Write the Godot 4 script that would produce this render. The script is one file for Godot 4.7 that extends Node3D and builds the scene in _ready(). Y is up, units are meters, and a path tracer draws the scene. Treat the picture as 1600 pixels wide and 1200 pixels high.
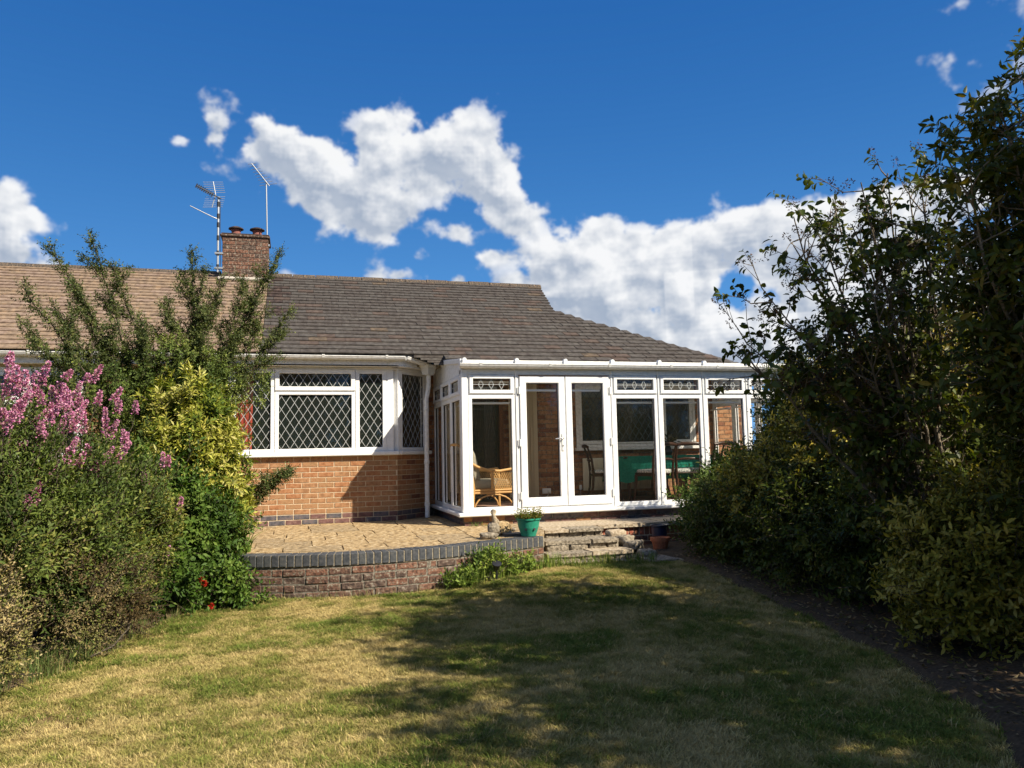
extends Node3D

# ---------------------------------------------------------------- mesh helper
class MB:
	var v := PackedVector3Array()
	var n := PackedVector3Array()
	var c := PackedColorArray()
	var ix := PackedInt32Array()

	func tri(a: Vector3, b: Vector3, d: Vector3, nn: Vector3, col := Color.WHITE) -> void:
		var k := v.size()
		v.push_back(a); v.push_back(b); v.push_back(d)
		for i in 3:
			n.push_back(nn); c.push_back(col)
		ix.push_back(k)
		if (b - a).cross(d - a).dot(nn) > 0.0:
			ix.push_back(k + 2); ix.push_back(k + 1)
		else:
			ix.push_back(k + 1); ix.push_back(k + 2)

	func quad(a: Vector3, b: Vector3, d: Vector3, e: Vector3, nn: Vector3, col := Color.WHITE) -> void:
		tri(a, b, d, nn, col)
		tri(a, d, e, nn, col)

	# smooth quad with a normal per corner
	func squad(p: Array, q: Array, col := Color.WHITE) -> void:
		var k := v.size()
		for i in 4:
			v.push_back(p[i]); n.push_back(q[i]); c.push_back(col)
		var g: Vector3 = (p[1] - p[0]).cross(p[2] - p[0])
		if g.length_squared() < 1e-14:
			g = (p[2] - p[0]).cross(p[3] - p[0])
		if g.dot(q[0] + q[1] + q[2] + q[3]) > 0.0:
			for i in [0, 2, 1, 0, 3, 2]: ix.push_back(k + i)
		else:
			for i in [0, 1, 2, 0, 2, 3]: ix.push_back(k + i)

	# box with chamfered edges; t places it
	func box(t: Transform3D, size: Vector3, e := 0.0, col := Color.WHITE) -> void:
		var h := size * 0.5
		e = minf(e, minf(h.x, minf(h.y, h.z)) * 0.6)
		for a in 3:
			var b := (a + 1) % 3
			var d := (a + 2) % 3
			for s in [-1.0, 1.0]:
				var q: Array[Vector3] = []
				for w in [[-1, -1], [1, -1], [1, 1], [-1, 1]]:
					var p := Vector3.ZERO
					p[a] = s * h[a]; p[b] = w[0] * (h[b] - e); p[d] = w[1] * (h[d] - e)
					q.push_back(t * p)
				var nn := Vector3.ZERO
				nn[a] = s
				quad(q[0], q[1], q[2], q[3], (t.basis * nn).normalized(), col)
			if e > 0.0:
				for s in [-1.0, 1.0]:
					for r in [-1.0, 1.0]:
						var q: Array[Vector3] = []
						for w in [[0, -1], [0, 1], [1, 1], [1, -1]]:
							var p := Vector3.ZERO
							p[a] = s * (h[a] - (e if w[0] == 1 else 0.0))
							p[b] = r * (h[b] - (e if w[0] == 0 else 0.0))
							p[d] = w[1] * (h[d] - e)
							q.push_back(t * p)
						var nn := Vector3.ZERO
						nn[a] = s; nn[b] = r
						quad(q[0], q[1], q[2], q[3], (t.basis * nn).normalized(), col)
		if e > 0.0:
			for i in 8:
				var s := Vector3(1 if i & 1 else -1, 1 if i & 2 else -1, 1 if i & 4 else -1)
				var q: Array[Vector3] = []
				for a in 3:
					var p := s * (h - Vector3.ONE * e)
					p[a] = s[a] * h[a]
					q.push_back(t * p)
				tri(q[0], q[1], q[2], (t.basis * s).normalized(), col)

	# axis-aligned box between two corners
	func bb(lo: Vector3, hi: Vector3, e := 0.0, col := Color.WHITE) -> void:
		box(Transform3D(Basis.IDENTITY, (lo + hi) * 0.5), (hi - lo).abs(), e, col)

	# bar of rectangular section from a to b; w across, d along the side nearest to "up"
	func bar(a: Vector3, b: Vector3, w: float, d: float, up := Vector3.UP, e := 0.0, col := Color.WHITE) -> void:
		var y := (b - a).normalized()
		var x := up.cross(y).normalized()
		if x.length() < 0.5:
			x = Vector3.RIGHT.cross(y).normalized()
		var z := x.cross(y).normalized()
		box(Transform3D(Basis(x, y, z), (a + b) * 0.5), Vector3(w, a.distance_to(b), d), e, col)

	func tube(pts: Array, radii: Array, sides := 6, col := Color.WHITE, caps := true) -> void:
		var rings := []
		var x := Vector3.ZERO
		for i in pts.size():
			var dir: Vector3 = (pts[mini(i + 1, pts.size() - 1)] - pts[maxi(i - 1, 0)]).normalized()
			if x == Vector3.ZERO:
				x = dir.cross(Vector3(0.31, 0.22, 0.93)).normalized()
			x = (x - dir * x.dot(dir)).normalized()
			var y := dir.cross(x)
			var ring := []
			for k in sides:
				var a := TAU * k / sides
				var o := x * cos(a) + y * sin(a)
				ring.push_back([pts[i] + o * radii[i], o])
			rings.push_back(ring)
		for i in pts.size() - 1:
			for k in sides:
				var m := (k + 1) % sides
				squad([rings[i][k][0], rings[i + 1][k][0], rings[i + 1][m][0], rings[i][m][0]], [rings[i][k][1], rings[i + 1][k][1], rings[i + 1][m][1], rings[i][m][1]], col)
		if caps:
			for w in [0, pts.size() - 1]:
				var nn: Vector3 = (pts[0] - pts[1]).normalized() if w == 0 else (pts[w] - pts[w - 1]).normalized()
				for k in range(1, sides - 1):
					tri(rings[w][0][0], rings[w][k][0], rings[w][k + 1][0], nn, col)

	# profile of (radius, height) turned round the y axis of t
	func lathe(t: Transform3D, prof: Array, sides := 20, col := Color.WHITE) -> void:
		for i in prof.size() - 1:
			var a: Vector2 = prof[i]
			var b: Vector2 = prof[i + 1]
			var e := b - a
			if e.length() < 1e-6:
				continue
			var q := Vector2(e.y, -e.x).normalized()
			for k in sides:
				var p := []
				var nn := []
				for w in [[a, k], [b, k], [b, k + 1], [a, k + 1]]:
					var g: float = TAU * w[1] / sides
					p.push_back(t * Vector3(w[0].x * cos(g), w[0].y, w[0].x * sin(g)))
					nn.push_back((t.basis * Vector3(q.x * cos(g), q.y, q.x * sin(g))).normalized())
				squad(p, nn, col)

	# flat outline (x, z) between two heights
	func prism(outline: PackedVector2Array, y0: float, y1: float, col := Color.WHITE, bevel := 0.0) -> void:
		var top := outline
		if bevel > 0.0:
			var r := Geometry2D.offset_polygon(outline, -bevel)
			if r.size() == 1 and r[0].size() == outline.size():
				top = r[0]
				# line the two rings up
				var best := 0
				for i in top.size():
					if top[i].distance_to(outline[0]) < top[best].distance_to(outline[0]): best = i
				var turned := PackedVector2Array()
				for i in top.size(): turned.push_back(top[(best + i) % top.size()])
				top = turned
				if Geometry2D.is_polygon_clockwise(top) != Geometry2D.is_polygon_clockwise(outline):
					top = outline; bevel = 0.0
			else:
				bevel = 0.0
		var cut := Geometry2D.triangulate_polygon(top)
		for i in range(0, cut.size(), 3):
			var a := top[cut[i]]
			var b := top[cut[i + 1]]
			var d := top[cut[i + 2]]
			tri(Vector3(a.x, y1, a.y), Vector3(b.x, y1, b.y), Vector3(d.x, y1, d.y), Vector3.UP, col)
		var mid := Vector2.ZERO
		for p in outline: mid += p / outline.size()
		var cw := Geometry2D.is_polygon_clockwise(outline)
		var m := outline.size()
		for i in m:
			var a := outline[i]
			var b := outline[(i + 1) % m]
			var e := (b - a).normalized()
			var nn := Vector3(-e.y, 0, e.x) if cw else Vector3(e.y, 0, -e.x)
			var yb := y1 - bevel
			quad(Vector3(a.x, y0, a.y), Vector3(b.x, y0, b.y), Vector3(b.x, yb, b.y), Vector3(a.x, yb, a.y), nn, col)
			if bevel > 0.0:
				var ta := top[i]
				var tb := top[(i + 1) % m]
				quad(Vector3(a.x, yb, a.y), Vector3(b.x, yb, b.y), Vector3(tb.x, y1, tb.y), Vector3(ta.x, y1, ta.y), (nn + Vector3.UP).normalized(), col)

	# a leaf: two halves folded along the rib
	func leaf(p: Vector3, d: Vector3, s: Vector3, l: float, w: float, fold: float, col: Color) -> void:
		var nn := s.cross(d)
		var m := p + d * (l * 0.45) + nn * (w * fold)
		var k := v.size()
		v.push_back(p); v.push_back(m + s * (w * 0.5)); v.push_back(p + d * l - nn * (l * 0.12)); v.push_back(m - s * (w * 0.5))
		var na := (nn - s * fold * 1.6).normalized()
		var nb := (nn + s * fold * 1.6).normalized()
		n.push_back(nn); n.push_back(na); n.push_back(nn); n.push_back(nb)
		c.push_back(col); c.push_back(col); c.push_back(col); c.push_back(col)
		ix.push_back(k); ix.push_back(k + 2); ix.push_back(k + 1)
		ix.push_back(k); ix.push_back(k + 3); ix.push_back(k + 2)

	# a broader leaf with a rounded outline
	func broad(p: Vector3, d: Vector3, s: Vector3, l: float, w: float, fold: float, col: Color) -> void:
		var nn := s.cross(d)
		var k := v.size()
		var r1 := p + d * (l * 0.30)
		var r2 := p + d * (l * 0.68) - nn * (l * 0.05)
		var up := nn * (w * fold)
		for q in [p, r1 + s * (w * 0.46) + up, r2 + s * (w * 0.40) + up, p + d * l - nn * (l * 0.16), r2 - s * (w * 0.40) + up, r1 - s * (w * 0.46) + up, r1, r2]:
			v.push_back(q); c.push_back(col)
		var na := (nn - s * fold * 1.8).normalized()
		var nb := (nn + s * fold * 1.8).normalized()
		for q in [nn, na, na, nn, nb, nb, nn, nn]: n.push_back(q)
		for q in [0, 6, 1, 1, 6, 7, 1, 7, 2, 2, 7, 3, 0, 5, 6, 5, 7, 6, 5, 4, 7, 4, 3, 7]: ix.push_back(k + q)

	func mesh() -> ArrayMesh:
		var a := []
		a.resize(Mesh.ARRAY_MAX)
		a[Mesh.ARRAY_VERTEX] = v
		a[Mesh.ARRAY_NORMAL] = n
		a[Mesh.ARRAY_COLOR] = c
		a[Mesh.ARRAY_INDEX] = ix
		var m := ArrayMesh.new()
		m.add_surface_from_arrays(Mesh.PRIMITIVE_TRIANGLES, a)
		return m


var M := {}            # materials
var rng := RandomNumberGenerator.new()
var used := {}
const PATIO := 0.43    # paving level above the lawn
const ZB := -11.55     # front wall
const ZC := -10.15     # conservatory front
const ZW := -12.3      # house wall inside the conservatory
const CX0 := 2.18
const CX1 := 7.29
const FLOOR := 0.6


func V(x: float, y: float, z: float) -> Vector3:
	return Vector3(x, y, z)


func numbered(called: String) -> String:
	if not used.has(called):
		used[called] = 0
		return called
	used[called] += 1
	return "%s_%03d" % [called, used[called]]


func tag(o: Node3D, label := "", category := "", group := "", kind := "") -> Node3D:
	if label: o.set_meta("label", label)
	if category: o.set_meta("category", category)
	if group: o.set_meta("group", group)
	if kind: o.set_meta("kind", kind)
	return o


func thing(called: String, at: Vector3, label: String, category: String, group := "", turn := 0.0) -> Node3D:
	var o := Node3D.new()
	o.name = numbered(called)
	add_child(o)
	o.position = at
	o.rotation.y = turn
	return tag(o, label, category, group)


func put(mesh: Mesh, called: String, mat: Material, parent: Node3D = null) -> MeshInstance3D:
	var o := MeshInstance3D.new()
	o.mesh = mesh
	o.material_override = mat
	if parent == null:
		o.name = numbered(called)
		add_child(o)
	else:
		o.name = called
		parent.add_child(o, true)
	return o


func part(mb: MB, called: String, mat: Material, parent: Node3D = null) -> MeshInstance3D:
	return put(mb.mesh(), called, mat, parent)


func pbox(lo: Vector3, hi: Vector3, called: String, mat: Material, parent: Node3D, e := 0.0) -> MeshInstance3D:
	var m := MB.new()
	m.bb(lo, hi, e)
	return part(m, called, mat, parent)


# linear colour
func L(r: float, g: float, b: float) -> Color:
	return Color(r, g, b)


func noise_tex(freq: float, ramp: Array, seed_ := 1, octaves := 4, size := 512, kind := FastNoiseLite.TYPE_SIMPLEX_SMOOTH) -> NoiseTexture2D:
	var f := FastNoiseLite.new()
	f.noise_type = kind
	f.frequency = freq
	f.seed = seed_
	f.fractal_octaves = octaves
	f.fractal_gain = 0.55
	var t := NoiseTexture2D.new()
	t.width = size
	t.height = size
	t.seamless = true
	t.noise = f
	if ramp:
		var g := Gradient.new()
		var cols := PackedColorArray()
		var at := PackedFloat32Array()
		for k in ramp.size():
			at.push_back(ramp[k][0])
			cols.push_back((ramp[k][1] as Color).linear_to_srgb())
		g.offsets = at
		g.colors = cols
		t.color_ramp = g
	return t


# material whose colour runs through a noise; size is the width of one repeat in metres
func mat(called: String, ramp: Array, size: float, rough: float, freq := 0.02, bump := 0.0, world := true, octaves := 4) -> StandardMaterial3D:
	var m := StandardMaterial3D.new()
	m.resource_name = called
	m.roughness = rough
	m.metallic_specular = 0.35
	if ramp.size() == 1:
		m.albedo_color = (ramp[0][1] as Color).linear_to_srgb()
	else:
		m.albedo_texture = noise_tex(freq, ramp, called.hash() % 1000, octaves)
	m.uv1_triplanar = true
	m.uv1_world_triplanar = world
	m.uv1_scale = Vector3.ONE / size
	if bump > 0.0:
		m.heightmap_enabled = true
		m.heightmap_scale = bump
		m.heightmap_texture = M["bump"] if M.has("bump") else null
	M[called] = m
	return m


func plain(called: String, col: Color, rough := 0.5, spec := 0.5) -> StandardMaterial3D:
	var m := StandardMaterial3D.new()
	m.resource_name = called
	m.albedo_color = col.linear_to_srgb()
	m.roughness = rough
	m.metallic_specular = spec
	M[called] = m
	return m


func leaf_mat(called: String, rough: float, back: Color, spec := 0.5) -> StandardMaterial3D:
	var m := StandardMaterial3D.new()
	m.resource_name = called
	m.vertex_color_use_as_albedo = true
	m.roughness = rough
	m.metallic_specular = spec
	m.backlight_enabled = true
	m.backlight = back.linear_to_srgb()
	m.cull_mode = BaseMaterial3D.CULL_DISABLED
	M[called] = m
	return m


func ground(x: float, z: float) -> float:
	return 0.12 * smoothstep(0.9, 2.9, x) * (1.0 - smoothstep(-7.8, -5.5, z)) + 0.012 * sin(x * 2.1 + z) * sin(z * 1.7 - x * 0.6)


func _ready() -> void:
	rng.seed = 20
	camera_and_light()
	materials()
	lawn()
	house()
	neighbour()
	conservatory()
	patio()
	furniture()
	aerials()
	ornaments()
	left_border()
	right_border()
	grass()


func camera_and_light() -> void:
	var cam := Camera3D.new()
	cam.name = "camera"
	add_child(cam)
	cam.fov = 53.05
	cam.near = 0.05
	cam.far = 500.0
	cam.position = V(0, 1.37, 0)
	cam.basis = Basis(Vector3.UP, deg_to_rad(-15.9)) * Basis(Vector3.RIGHT, deg_to_rad(5.2)) * Basis(Vector3.BACK, deg_to_rad(-1.24))
	cam.current = true
	var sun := DirectionalLight3D.new()
	sun.name = "sun"
	add_child(sun)
	sun.basis = Basis.looking_at(V(-0.528, -0.649, -0.548))
	sun.light_energy = 1.6
	sun.light_color = Color(1.0, 0.955, 0.87)
	sun.light_angular_distance = 0.55
	sun.shadow_enabled = true
	var env := Environment.new()
	env.background_mode = Environment.BG_SKY
	env.tonemap_mode = Environment.TONE_MAPPER_LINEAR
	env.tonemap_exposure = 1.72
	env.sdfgi_enabled = true
	env.ssao_enabled = true
	env.ssil_enabled = true
	var sky := Sky.new()
	var pano := PanoramaSkyMaterial.new()
	pano.panorama = sky_picture()
	sky.sky_material = pano
	env.sky = sky
	env.background_energy_multiplier = 0.7
	var we := WorldEnvironment.new()
	we.name = "world_environment"
	we.environment = env
	add_child(we)


# ---------------------------------------------------------------- sky: air and cumulus
# each cloud puff: azimuth, height, half width, half height in degrees, weight
const PUFFS := [[-5.8,22.5,0.9,1.6,1.00],[-7.9,21.6,1.0,0.5,0.90],[-1.8,22.3,2.5,1.9,1.10],[0.9,20.4,3.0,2.1,1.10],[3.7,18.6,3.5,2.2,1.10],[6.3,16.9,2.6,1.4,1.00],[6.5,23.1,2.0,1.8,1.10],[9.4,21.4,4.1,2.7,1.20],[13.1,22.6,2.2,2.3,1.10],[14.8,19.5,2.4,2.1,1.10],[16.7,17.5,1.8,1.4,1.00],[12.3,16.4,1.5,0.8,0.80],[14.4,14.7,1.8,1.0,0.85],[20.0,14.8,2.9,1.6,1.10],[22.7,16.8,1.5,0.8,0.70],[25.2,14.0,3.5,2.3,1.20],[29.5,14.0,2.8,2.0,1.20],[33.1,15.2,2.8,2.1,1.25],[35.9,13.4,2.6,2.4,1.20],[25.6,10.3,6.5,2.8,1.20],[30.6,8.4,5.4,2.3,1.20],[35.4,9.0,3.8,3.1,1.20],[20.4,12.2,3.6,1.6,1.10],[39.6,15.1,3.3,1.9,1.10],[43.2,15.2,3.5,1.8,1.10],[47.0,16.0,2.1,1.2,1.00],[38.8,9.6,5.7,3.9,1.20],[46.6,10.0,5.0,3.7,1.10],[6.7,13.3,1.8,0.8,1.00],[12.0,13.0,0.8,0.4,0.90],[8.9,14.8,0.9,0.5,0.60],[-0.9,12.9,1.8,0.4,0.70],[-17.9,16.4,1.2,1.3,1.05],[-17.2,15.2,1.5,1.1,1.05],[-17.1,13.0,2.4,1.1,1.10],[-20.1,13.8,2.2,2.3,1.10],[47.6,24.3,2.4,1.2,0.42],[50.3,24.5,2.2,1.7,0.42],[49.0,21.4,1.3,1.3,0.45],[47.8,27.0,1.8,0.5,0.42],[53.3,22.7,1.9,2.1,0.55],[18.9,10.4,3.8,1.2,0.80],[16.1,12.8,1.5,0.5,0.70],[32.3,11.4,1.5,1.2,-1.15],[34.9,10.6,0.9,1.0,-0.8]]


# sum of the puffs on a grid: az0..az1 by el0..el1, rows from the top
func puff_field(list: Array, az0: float, el1: float, step: float, w: int, h: int) -> PackedFloat32Array:
	var f := PackedFloat32Array()
	f.resize(w * h)
	for p in list:
		var rx: float = p[2] * 2.4
		var ry: float = p[3] * 2.4
		var x0 := maxi(0, int((p[0] - rx - az0) / step))
		var x1 := mini(w - 1, int((p[0] + rx - az0) / step) + 1)
		var y0 := maxi(0, int((el1 - p[1] - ry) / step))
		var y1 := mini(h - 1, int((el1 - p[1] + ry) / step) + 1)
		for y in range(y0, y1 + 1):
			var dy: float = (el1 - y * step - p[1]) / p[3]
			for x in range(x0, x1 + 1):
				var dx: float = (az0 + x * step - p[0]) / p[2]
				var was := f[y * w + x]
				if p[4] < 0.0: was = minf(was, 1.2)
				f[y * w + x] = was + p[4] * exp(-(dx * dx + dy * dy) * 0.9)
	return f


func sky_window(list: Array, az0: float, el1: float, step: float, w: int, h: int) -> Image:
	var coarse := 4
	var cw := w / coarse + 2
	var ch := h / coarse + 2
	var raw := puff_field(list, az0, el1, step * coarse, cw, ch)
	var fine := FastNoiseLite.new()
	fine.seed = 7
	fine.fractal_octaves = 7
	fine.fractal_gain = 0.56
	fine.frequency = 0.21
	var broad := FastNoiseLite.new()
	broad.seed = 19
	broad.fractal_octaves = 4
	broad.frequency = 0.16
	var im := Image.create(w, h, false, Image.FORMAT_RGB8)
	for y in h:
		var el := el1 - y * step
		var up := sin(deg_to_rad(maxf(el, 0.0)))
		var t := pow(1.0 - up, 3.4)
		var blue := Color(0.012, 0.092, 0.33).lerp(Color(0.095, 0.385, 0.82), t)
		var haze := exp(-maxf(el, 0.0) / 7.0) * 0.28
		blue = blue.lerp(Color(0.55, 0.72, 0.95), haze)
		var gy := float(y) / coarse
		var iy := int(gy)
		var fy := gy - iy
		for x in w:
			var gx := float(x) / coarse
			var ixx := int(gx)
			var fx := gx - ixx
			var k := iy * cw + ixx
			var f := lerpf(lerpf(raw[k], raw[k + 1], fx), lerpf(raw[k + cw], raw[k + cw + 1], fx), fy)
			var col := blue
			if f > 0.08:
				var az := az0 + x * step
				var a := fine.get_noise_2d(az, el * 1.25)
				var cover := minf(f, 1.3) + a * 0.95
				var alpha := smoothstep(0.44, 0.86, cover)
				alpha *= clampf(0.3 + f * 0.95, 0.0, 1.0)
				if alpha > 0.003:
					# thick parts go grey, rims and tops that face the sun stay white
					var kk := mini(iy + 5, ch - 2) * cw + maxi(ixx - 3, 0)
					var ku := maxi(iy - 4, 0) * cw + mini(ixx + 3, cw - 1)
					var edge := clampf((raw[kk] - raw[ku]) * 0.5 + 0.5, 0.0, 1.0)
					var b := fine.get_noise_2d(az + 0.5, (el + 0.55) * 1.25)
					var lit := clampf(0.10 + edge * 0.66 + (a - b) * 0.9 + broad.get_noise_2d(az, el * 1.5) * 0.5, 0.0, 1.0)
					var thick := smoothstep(0.6, 1.7, cover)
					var white := Color(0.30, 0.36, 0.46).lerp(Color(0.80, 0.805, 0.81), clampf(lit + (1.0 - thick) * 0.22, 0.0, 1.0))
					col = blue.lerp(white, alpha * 0.97)
			im.set_pixel(x, y, col.linear_to_srgb())
	return im


func sky_picture() -> ImageTexture:
	# the whole sky coarsely, with added unseen clouds round about, then the part over the house finely
	var list := PUFFS.duplicate()
	var r := RandomNumberGenerator.new()
	r.seed = 5
	for k in 95:  # clouds outside the view, their number raised to whiten the light in the shade
		var az := r.randf_range(62.0, 330.0)
		if az > 180.0: az -= 360.0
		var el := r.randf_range(7.0, 68.0)
		for j in r.randi_range(3, 7):
			list.push_back([az + r.randf_range(-6, 6), el + r.randf_range(-2, 2), r.randf_range(2, 5), r.randf_range(1.2, 2.6), r.randf_range(0.8, 1.2)])
	for q in list.duplicate():
		if absf(q[0]) > 150.0: list.push_back([q[0] - 360.0 * signf(q[0]), q[1], q[2], q[3], q[4]])
	# columns run from azimuth -180 to 180 here
	var small := sky_window(list, -180.0, 90.0, 360.0 / 1024.0, 1024, 256)
	var whole := Image.create(1024, 512, false, Image.FORMAT_RGB8)
	whole.fill(Color(0.16, 0.2, 0.13).linear_to_srgb())
	whole.blit_rect(small, Rect2i(0, 0, 1024, 256), Vector2i(0, 0))
	whole.resize(4096, 2048, Image.INTERPOLATE_BILINEAR)
	var step := 360.0 / 4096.0
	var x0 := int((-26.0 + 180.0) / step)
	var y0 := int((90.0 - 34.0) / step)
	var win := sky_window(list, -180.0 + x0 * step, 90.0 - y0 * step, step, 956, 380)
	whole.blit_rect(win, Rect2i(0, 0, 956, 380), Vector2i(x0, y0))
	# a panorama starts in the direction -z
	var turned := Image.create(4096, 2048, false, Image.FORMAT_RGB8)
	turned.blit_rect(whole, Rect2i(2048, 0, 2048, 2048), Vector2i(0, 0))
	turned.blit_rect(whole, Rect2i(0, 0, 2048, 2048), Vector2i(2048, 0))
	return ImageTexture.create_from_image(turned)


func materials() -> void:
	M["bump"] = noise_tex(0.03, [], 3, 5)
	# masonry
	mat("brick_tan", [[0.25, L(0.258, 0.133, 0.067)], [0.5, L(0.329, 0.173, 0.086)], [0.75, L(0.384, 0.213, 0.114)]], 1.3, 0.9, 0.03, 0.25, true, 5)
	mat("brick_orange", [[0.25, L(0.266, 0.117, 0.054)], [0.5, L(0.328, 0.150, 0.070)], [0.75, L(0.368, 0.190, 0.098)]], 1.3, 0.9, 0.03, 0.25, true, 5)
	mat("brick_buff", [[0.25, L(0.282, 0.161, 0.081)], [0.5, L(0.353, 0.201, 0.104)], [0.75, L(0.305, 0.157, 0.079)]], 1.3, 0.9, 0.03, 0.25, true, 5)
	mat("brick_dark", [[0.3, L(0.16, 0.07, 0.045)], [0.6, L(0.21, 0.09, 0.05)], [0.8, L(0.27, 0.12, 0.06)]], 1.3, 0.9, 0.03, 0.25)
	mat("brick_blue", [[0.25, L(0.07, 0.065, 0.075)], [0.55, L(0.115, 0.105, 0.115)], [0.8, L(0.16, 0.12, 0.12)]], 1.3, 0.75, 0.03, 0.2)
	mat("brick_plum", [[0.25, L(0.12, 0.065, 0.06)], [0.55, L(0.17, 0.09, 0.08)], [0.8, L(0.20, 0.13, 0.11)]], 1.3, 0.8, 0.03, 0.2)
	mat("soldier_blue", [[0.2, L(0.040, 0.045, 0.052)], [0.5, L(0.061, 0.066, 0.075)], [0.8, L(0.094, 0.094, 0.097)]], 0.8, 0.62, 0.03, 0.15)
	mat("soldier_grey", [[0.2, L(0.054, 0.059, 0.066)], [0.5, L(0.076, 0.081, 0.086)], [0.8, L(0.108, 0.104, 0.101)]], 0.8, 0.62, 0.03, 0.15)
	mat("old_brick", [[0.22, L(0.055, 0.036, 0.03)], [0.42, L(0.11, 0.062, 0.046)], [0.56, L(0.16, 0.085, 0.06)], [0.68, L(0.15, 0.115, 0.085)], [0.80, L(0.32, 0.28, 0.23)]], 0.85, 0.95, 0.028, 0.9, true, 5)
	mat("old_brick_red", [[0.22, L(0.07, 0.042, 0.032)], [0.42, L(0.15, 0.074, 0.05)], [0.56, L(0.215, 0.105, 0.07)], [0.68, L(0.18, 0.12, 0.088)], [0.84, L(0.31, 0.26, 0.21)]], 0.85, 0.95, 0.028, 0.9, true, 5)
	mat("old_brick_sooty", [[0.22, L(0.05, 0.036, 0.031)], [0.45, L(0.09, 0.06, 0.048)], [0.62, L(0.13, 0.088, 0.068)], [0.82, L(0.26, 0.23, 0.19)]], 0.85, 0.95, 0.028, 0.9, true, 5)
	mat("red_brick", [[0.25, L(0.26, 0.075, 0.045)], [0.5, L(0.34, 0.10, 0.06)], [0.8, L(0.38, 0.17, 0.11)]], 1.0, 0.9, 0.03, 0.3)
	mat("mortar_pale", [[0.3, L(0.50, 0.40, 0.27)], [0.7, L(0.60, 0.50, 0.36)]], 0.8, 0.95, 0.04, 0.3)
	mat("mortar_grey", [[0.25, L(0.09, 0.078, 0.062)], [0.5, L(0.17, 0.15, 0.12)], [0.75, L(0.27, 0.245, 0.20)]], 0.8, 0.95, 0.04, 0.6)
	mat("stone_slab", [[0.24, L(0.16, 0.105, 0.05)], [0.40, L(0.31, 0.215, 0.11)], [0.52, L(0.44, 0.32, 0.17)], [0.64, L(0.36, 0.25, 0.13)], [0.80, L(0.60, 0.49, 0.31)]], 1.25, 0.92, 0.026, 1.2, true, 5)
	mat("stone_slab_dull", [[0.24, L(0.15, 0.11, 0.06)], [0.42, L(0.28, 0.205, 0.115)], [0.56, L(0.39, 0.29, 0.165)], [0.68, L(0.30, 0.22, 0.13)], [0.84, L(0.52, 0.43, 0.29)]], 1.25, 0.92, 0.026, 1.2, true, 5)
	mat("stone_grey", [[0.2, L(0.10, 0.085, 0.062)], [0.45, L(0.22, 0.185, 0.14)], [0.65, L(0.31, 0.265, 0.20)], [0.85, L(0.42, 0.37, 0.29)]], 0.7, 0.95, 0.03, 1.0, true, 5)
	mat("stone_pale", [[0.25, L(0.28, 0.22, 0.15)], [0.55, L(0.42, 0.34, 0.24)], [0.8, L(0.50, 0.43, 0.33)]], 0.8, 0.95, 0.03, 0.8)
	mat("earth_joint", [[0.3, L(0.13, 0.095, 0.055)], [0.7, L(0.26, 0.20, 0.12)]], 0.6, 1.0, 0.04, 0.6)
	# roof
	mat("tile_brown", [[0.2, L(0.043, 0.036, 0.032)], [0.5, L(0.068, 0.058, 0.052)], [0.75, L(0.089, 0.078, 0.069)], [0.92, L(0.113, 0.109, 0.093)]], 1.8, 0.95, 0.03, 0.5, true, 5)
	mat("tile_grey", [[0.2, L(0.048, 0.043, 0.039)], [0.5, L(0.075, 0.066, 0.060)], [0.8, L(0.105, 0.096, 0.085)]], 1.8, 0.95, 0.03, 0.5, true, 5)
	mat("tile_red", [[0.2, L(0.055, 0.040, 0.034)], [0.5, L(0.086, 0.062, 0.051)], [0.8, L(0.114, 0.088, 0.072)]], 1.8, 0.95, 0.03, 0.5, true, 5)
	mat("tile_lichen", [[0.25, L(0.073, 0.057, 0.044)], [0.6, L(0.124, 0.091, 0.062)], [0.85, L(0.175, 0.136, 0.091)]], 1.8, 0.95, 0.03, 0.5)
	mat("tile_sooty", [[0.3, L(0.028, 0.02, 0.018)], [0.6, L(0.065, 0.045, 0.038)], [0.85, L(0.12, 0.085, 0.07)]], 1.8, 0.95, 0.03, 0.5)
	mat("tile_light", [[0.22, L(0.127, 0.090, 0.064)], [0.45, L(0.212, 0.153, 0.106)], [0.62, L(0.272, 0.200, 0.137)], [0.8, L(0.322, 0.215, 0.134)]], 1.8, 0.95, 0.03, 0.5, true, 5)
	mat("tile_light_pink", [[0.22, L(0.144, 0.099, 0.075)], [0.5, L(0.229, 0.164, 0.123)], [0.78, L(0.306, 0.232, 0.175)]], 1.8, 0.95, 0.03, 0.5, true, 5)
	mat("ridge_mortar", [[0.25, L(0.05, 0.042, 0.037)], [0.5, L(0.095, 0.08, 0.067)], [0.7, L(0.14, 0.095, 0.06)], [0.85, L(0.22, 0.19, 0.15)]], 0.9, 0.95, 0.04, 0.8)
	mat("flashing", [[0.3, L(0.42, 0.38, 0.32)], [0.7, L(0.56, 0.52, 0.46)]], 0.4, 0.8, 0.03, 0.3)
	mat("lead_dark", [[0.3, L(0.06, 0.06, 0.065)], [0.7, L(0.12, 0.12, 0.125)]], 0.4, 0.7, 0.03, 0.3)
	mat("terracotta", [[0.25, L(0.36, 0.105, 0.045)], [0.6, L(0.47, 0.15, 0.065)], [0.85, L(0.50, 0.24, 0.15)]], 0.3, 0.85, 0.03, 0.2, false)
	mat("terracotta_sooty", [[0.25, L(0.15, 0.055, 0.045)], [0.6, L(0.26, 0.10, 0.08)], [0.85, L(0.34, 0.2, 0.17)]], 0.3, 0.85, 0.03, 0.2)
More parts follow.
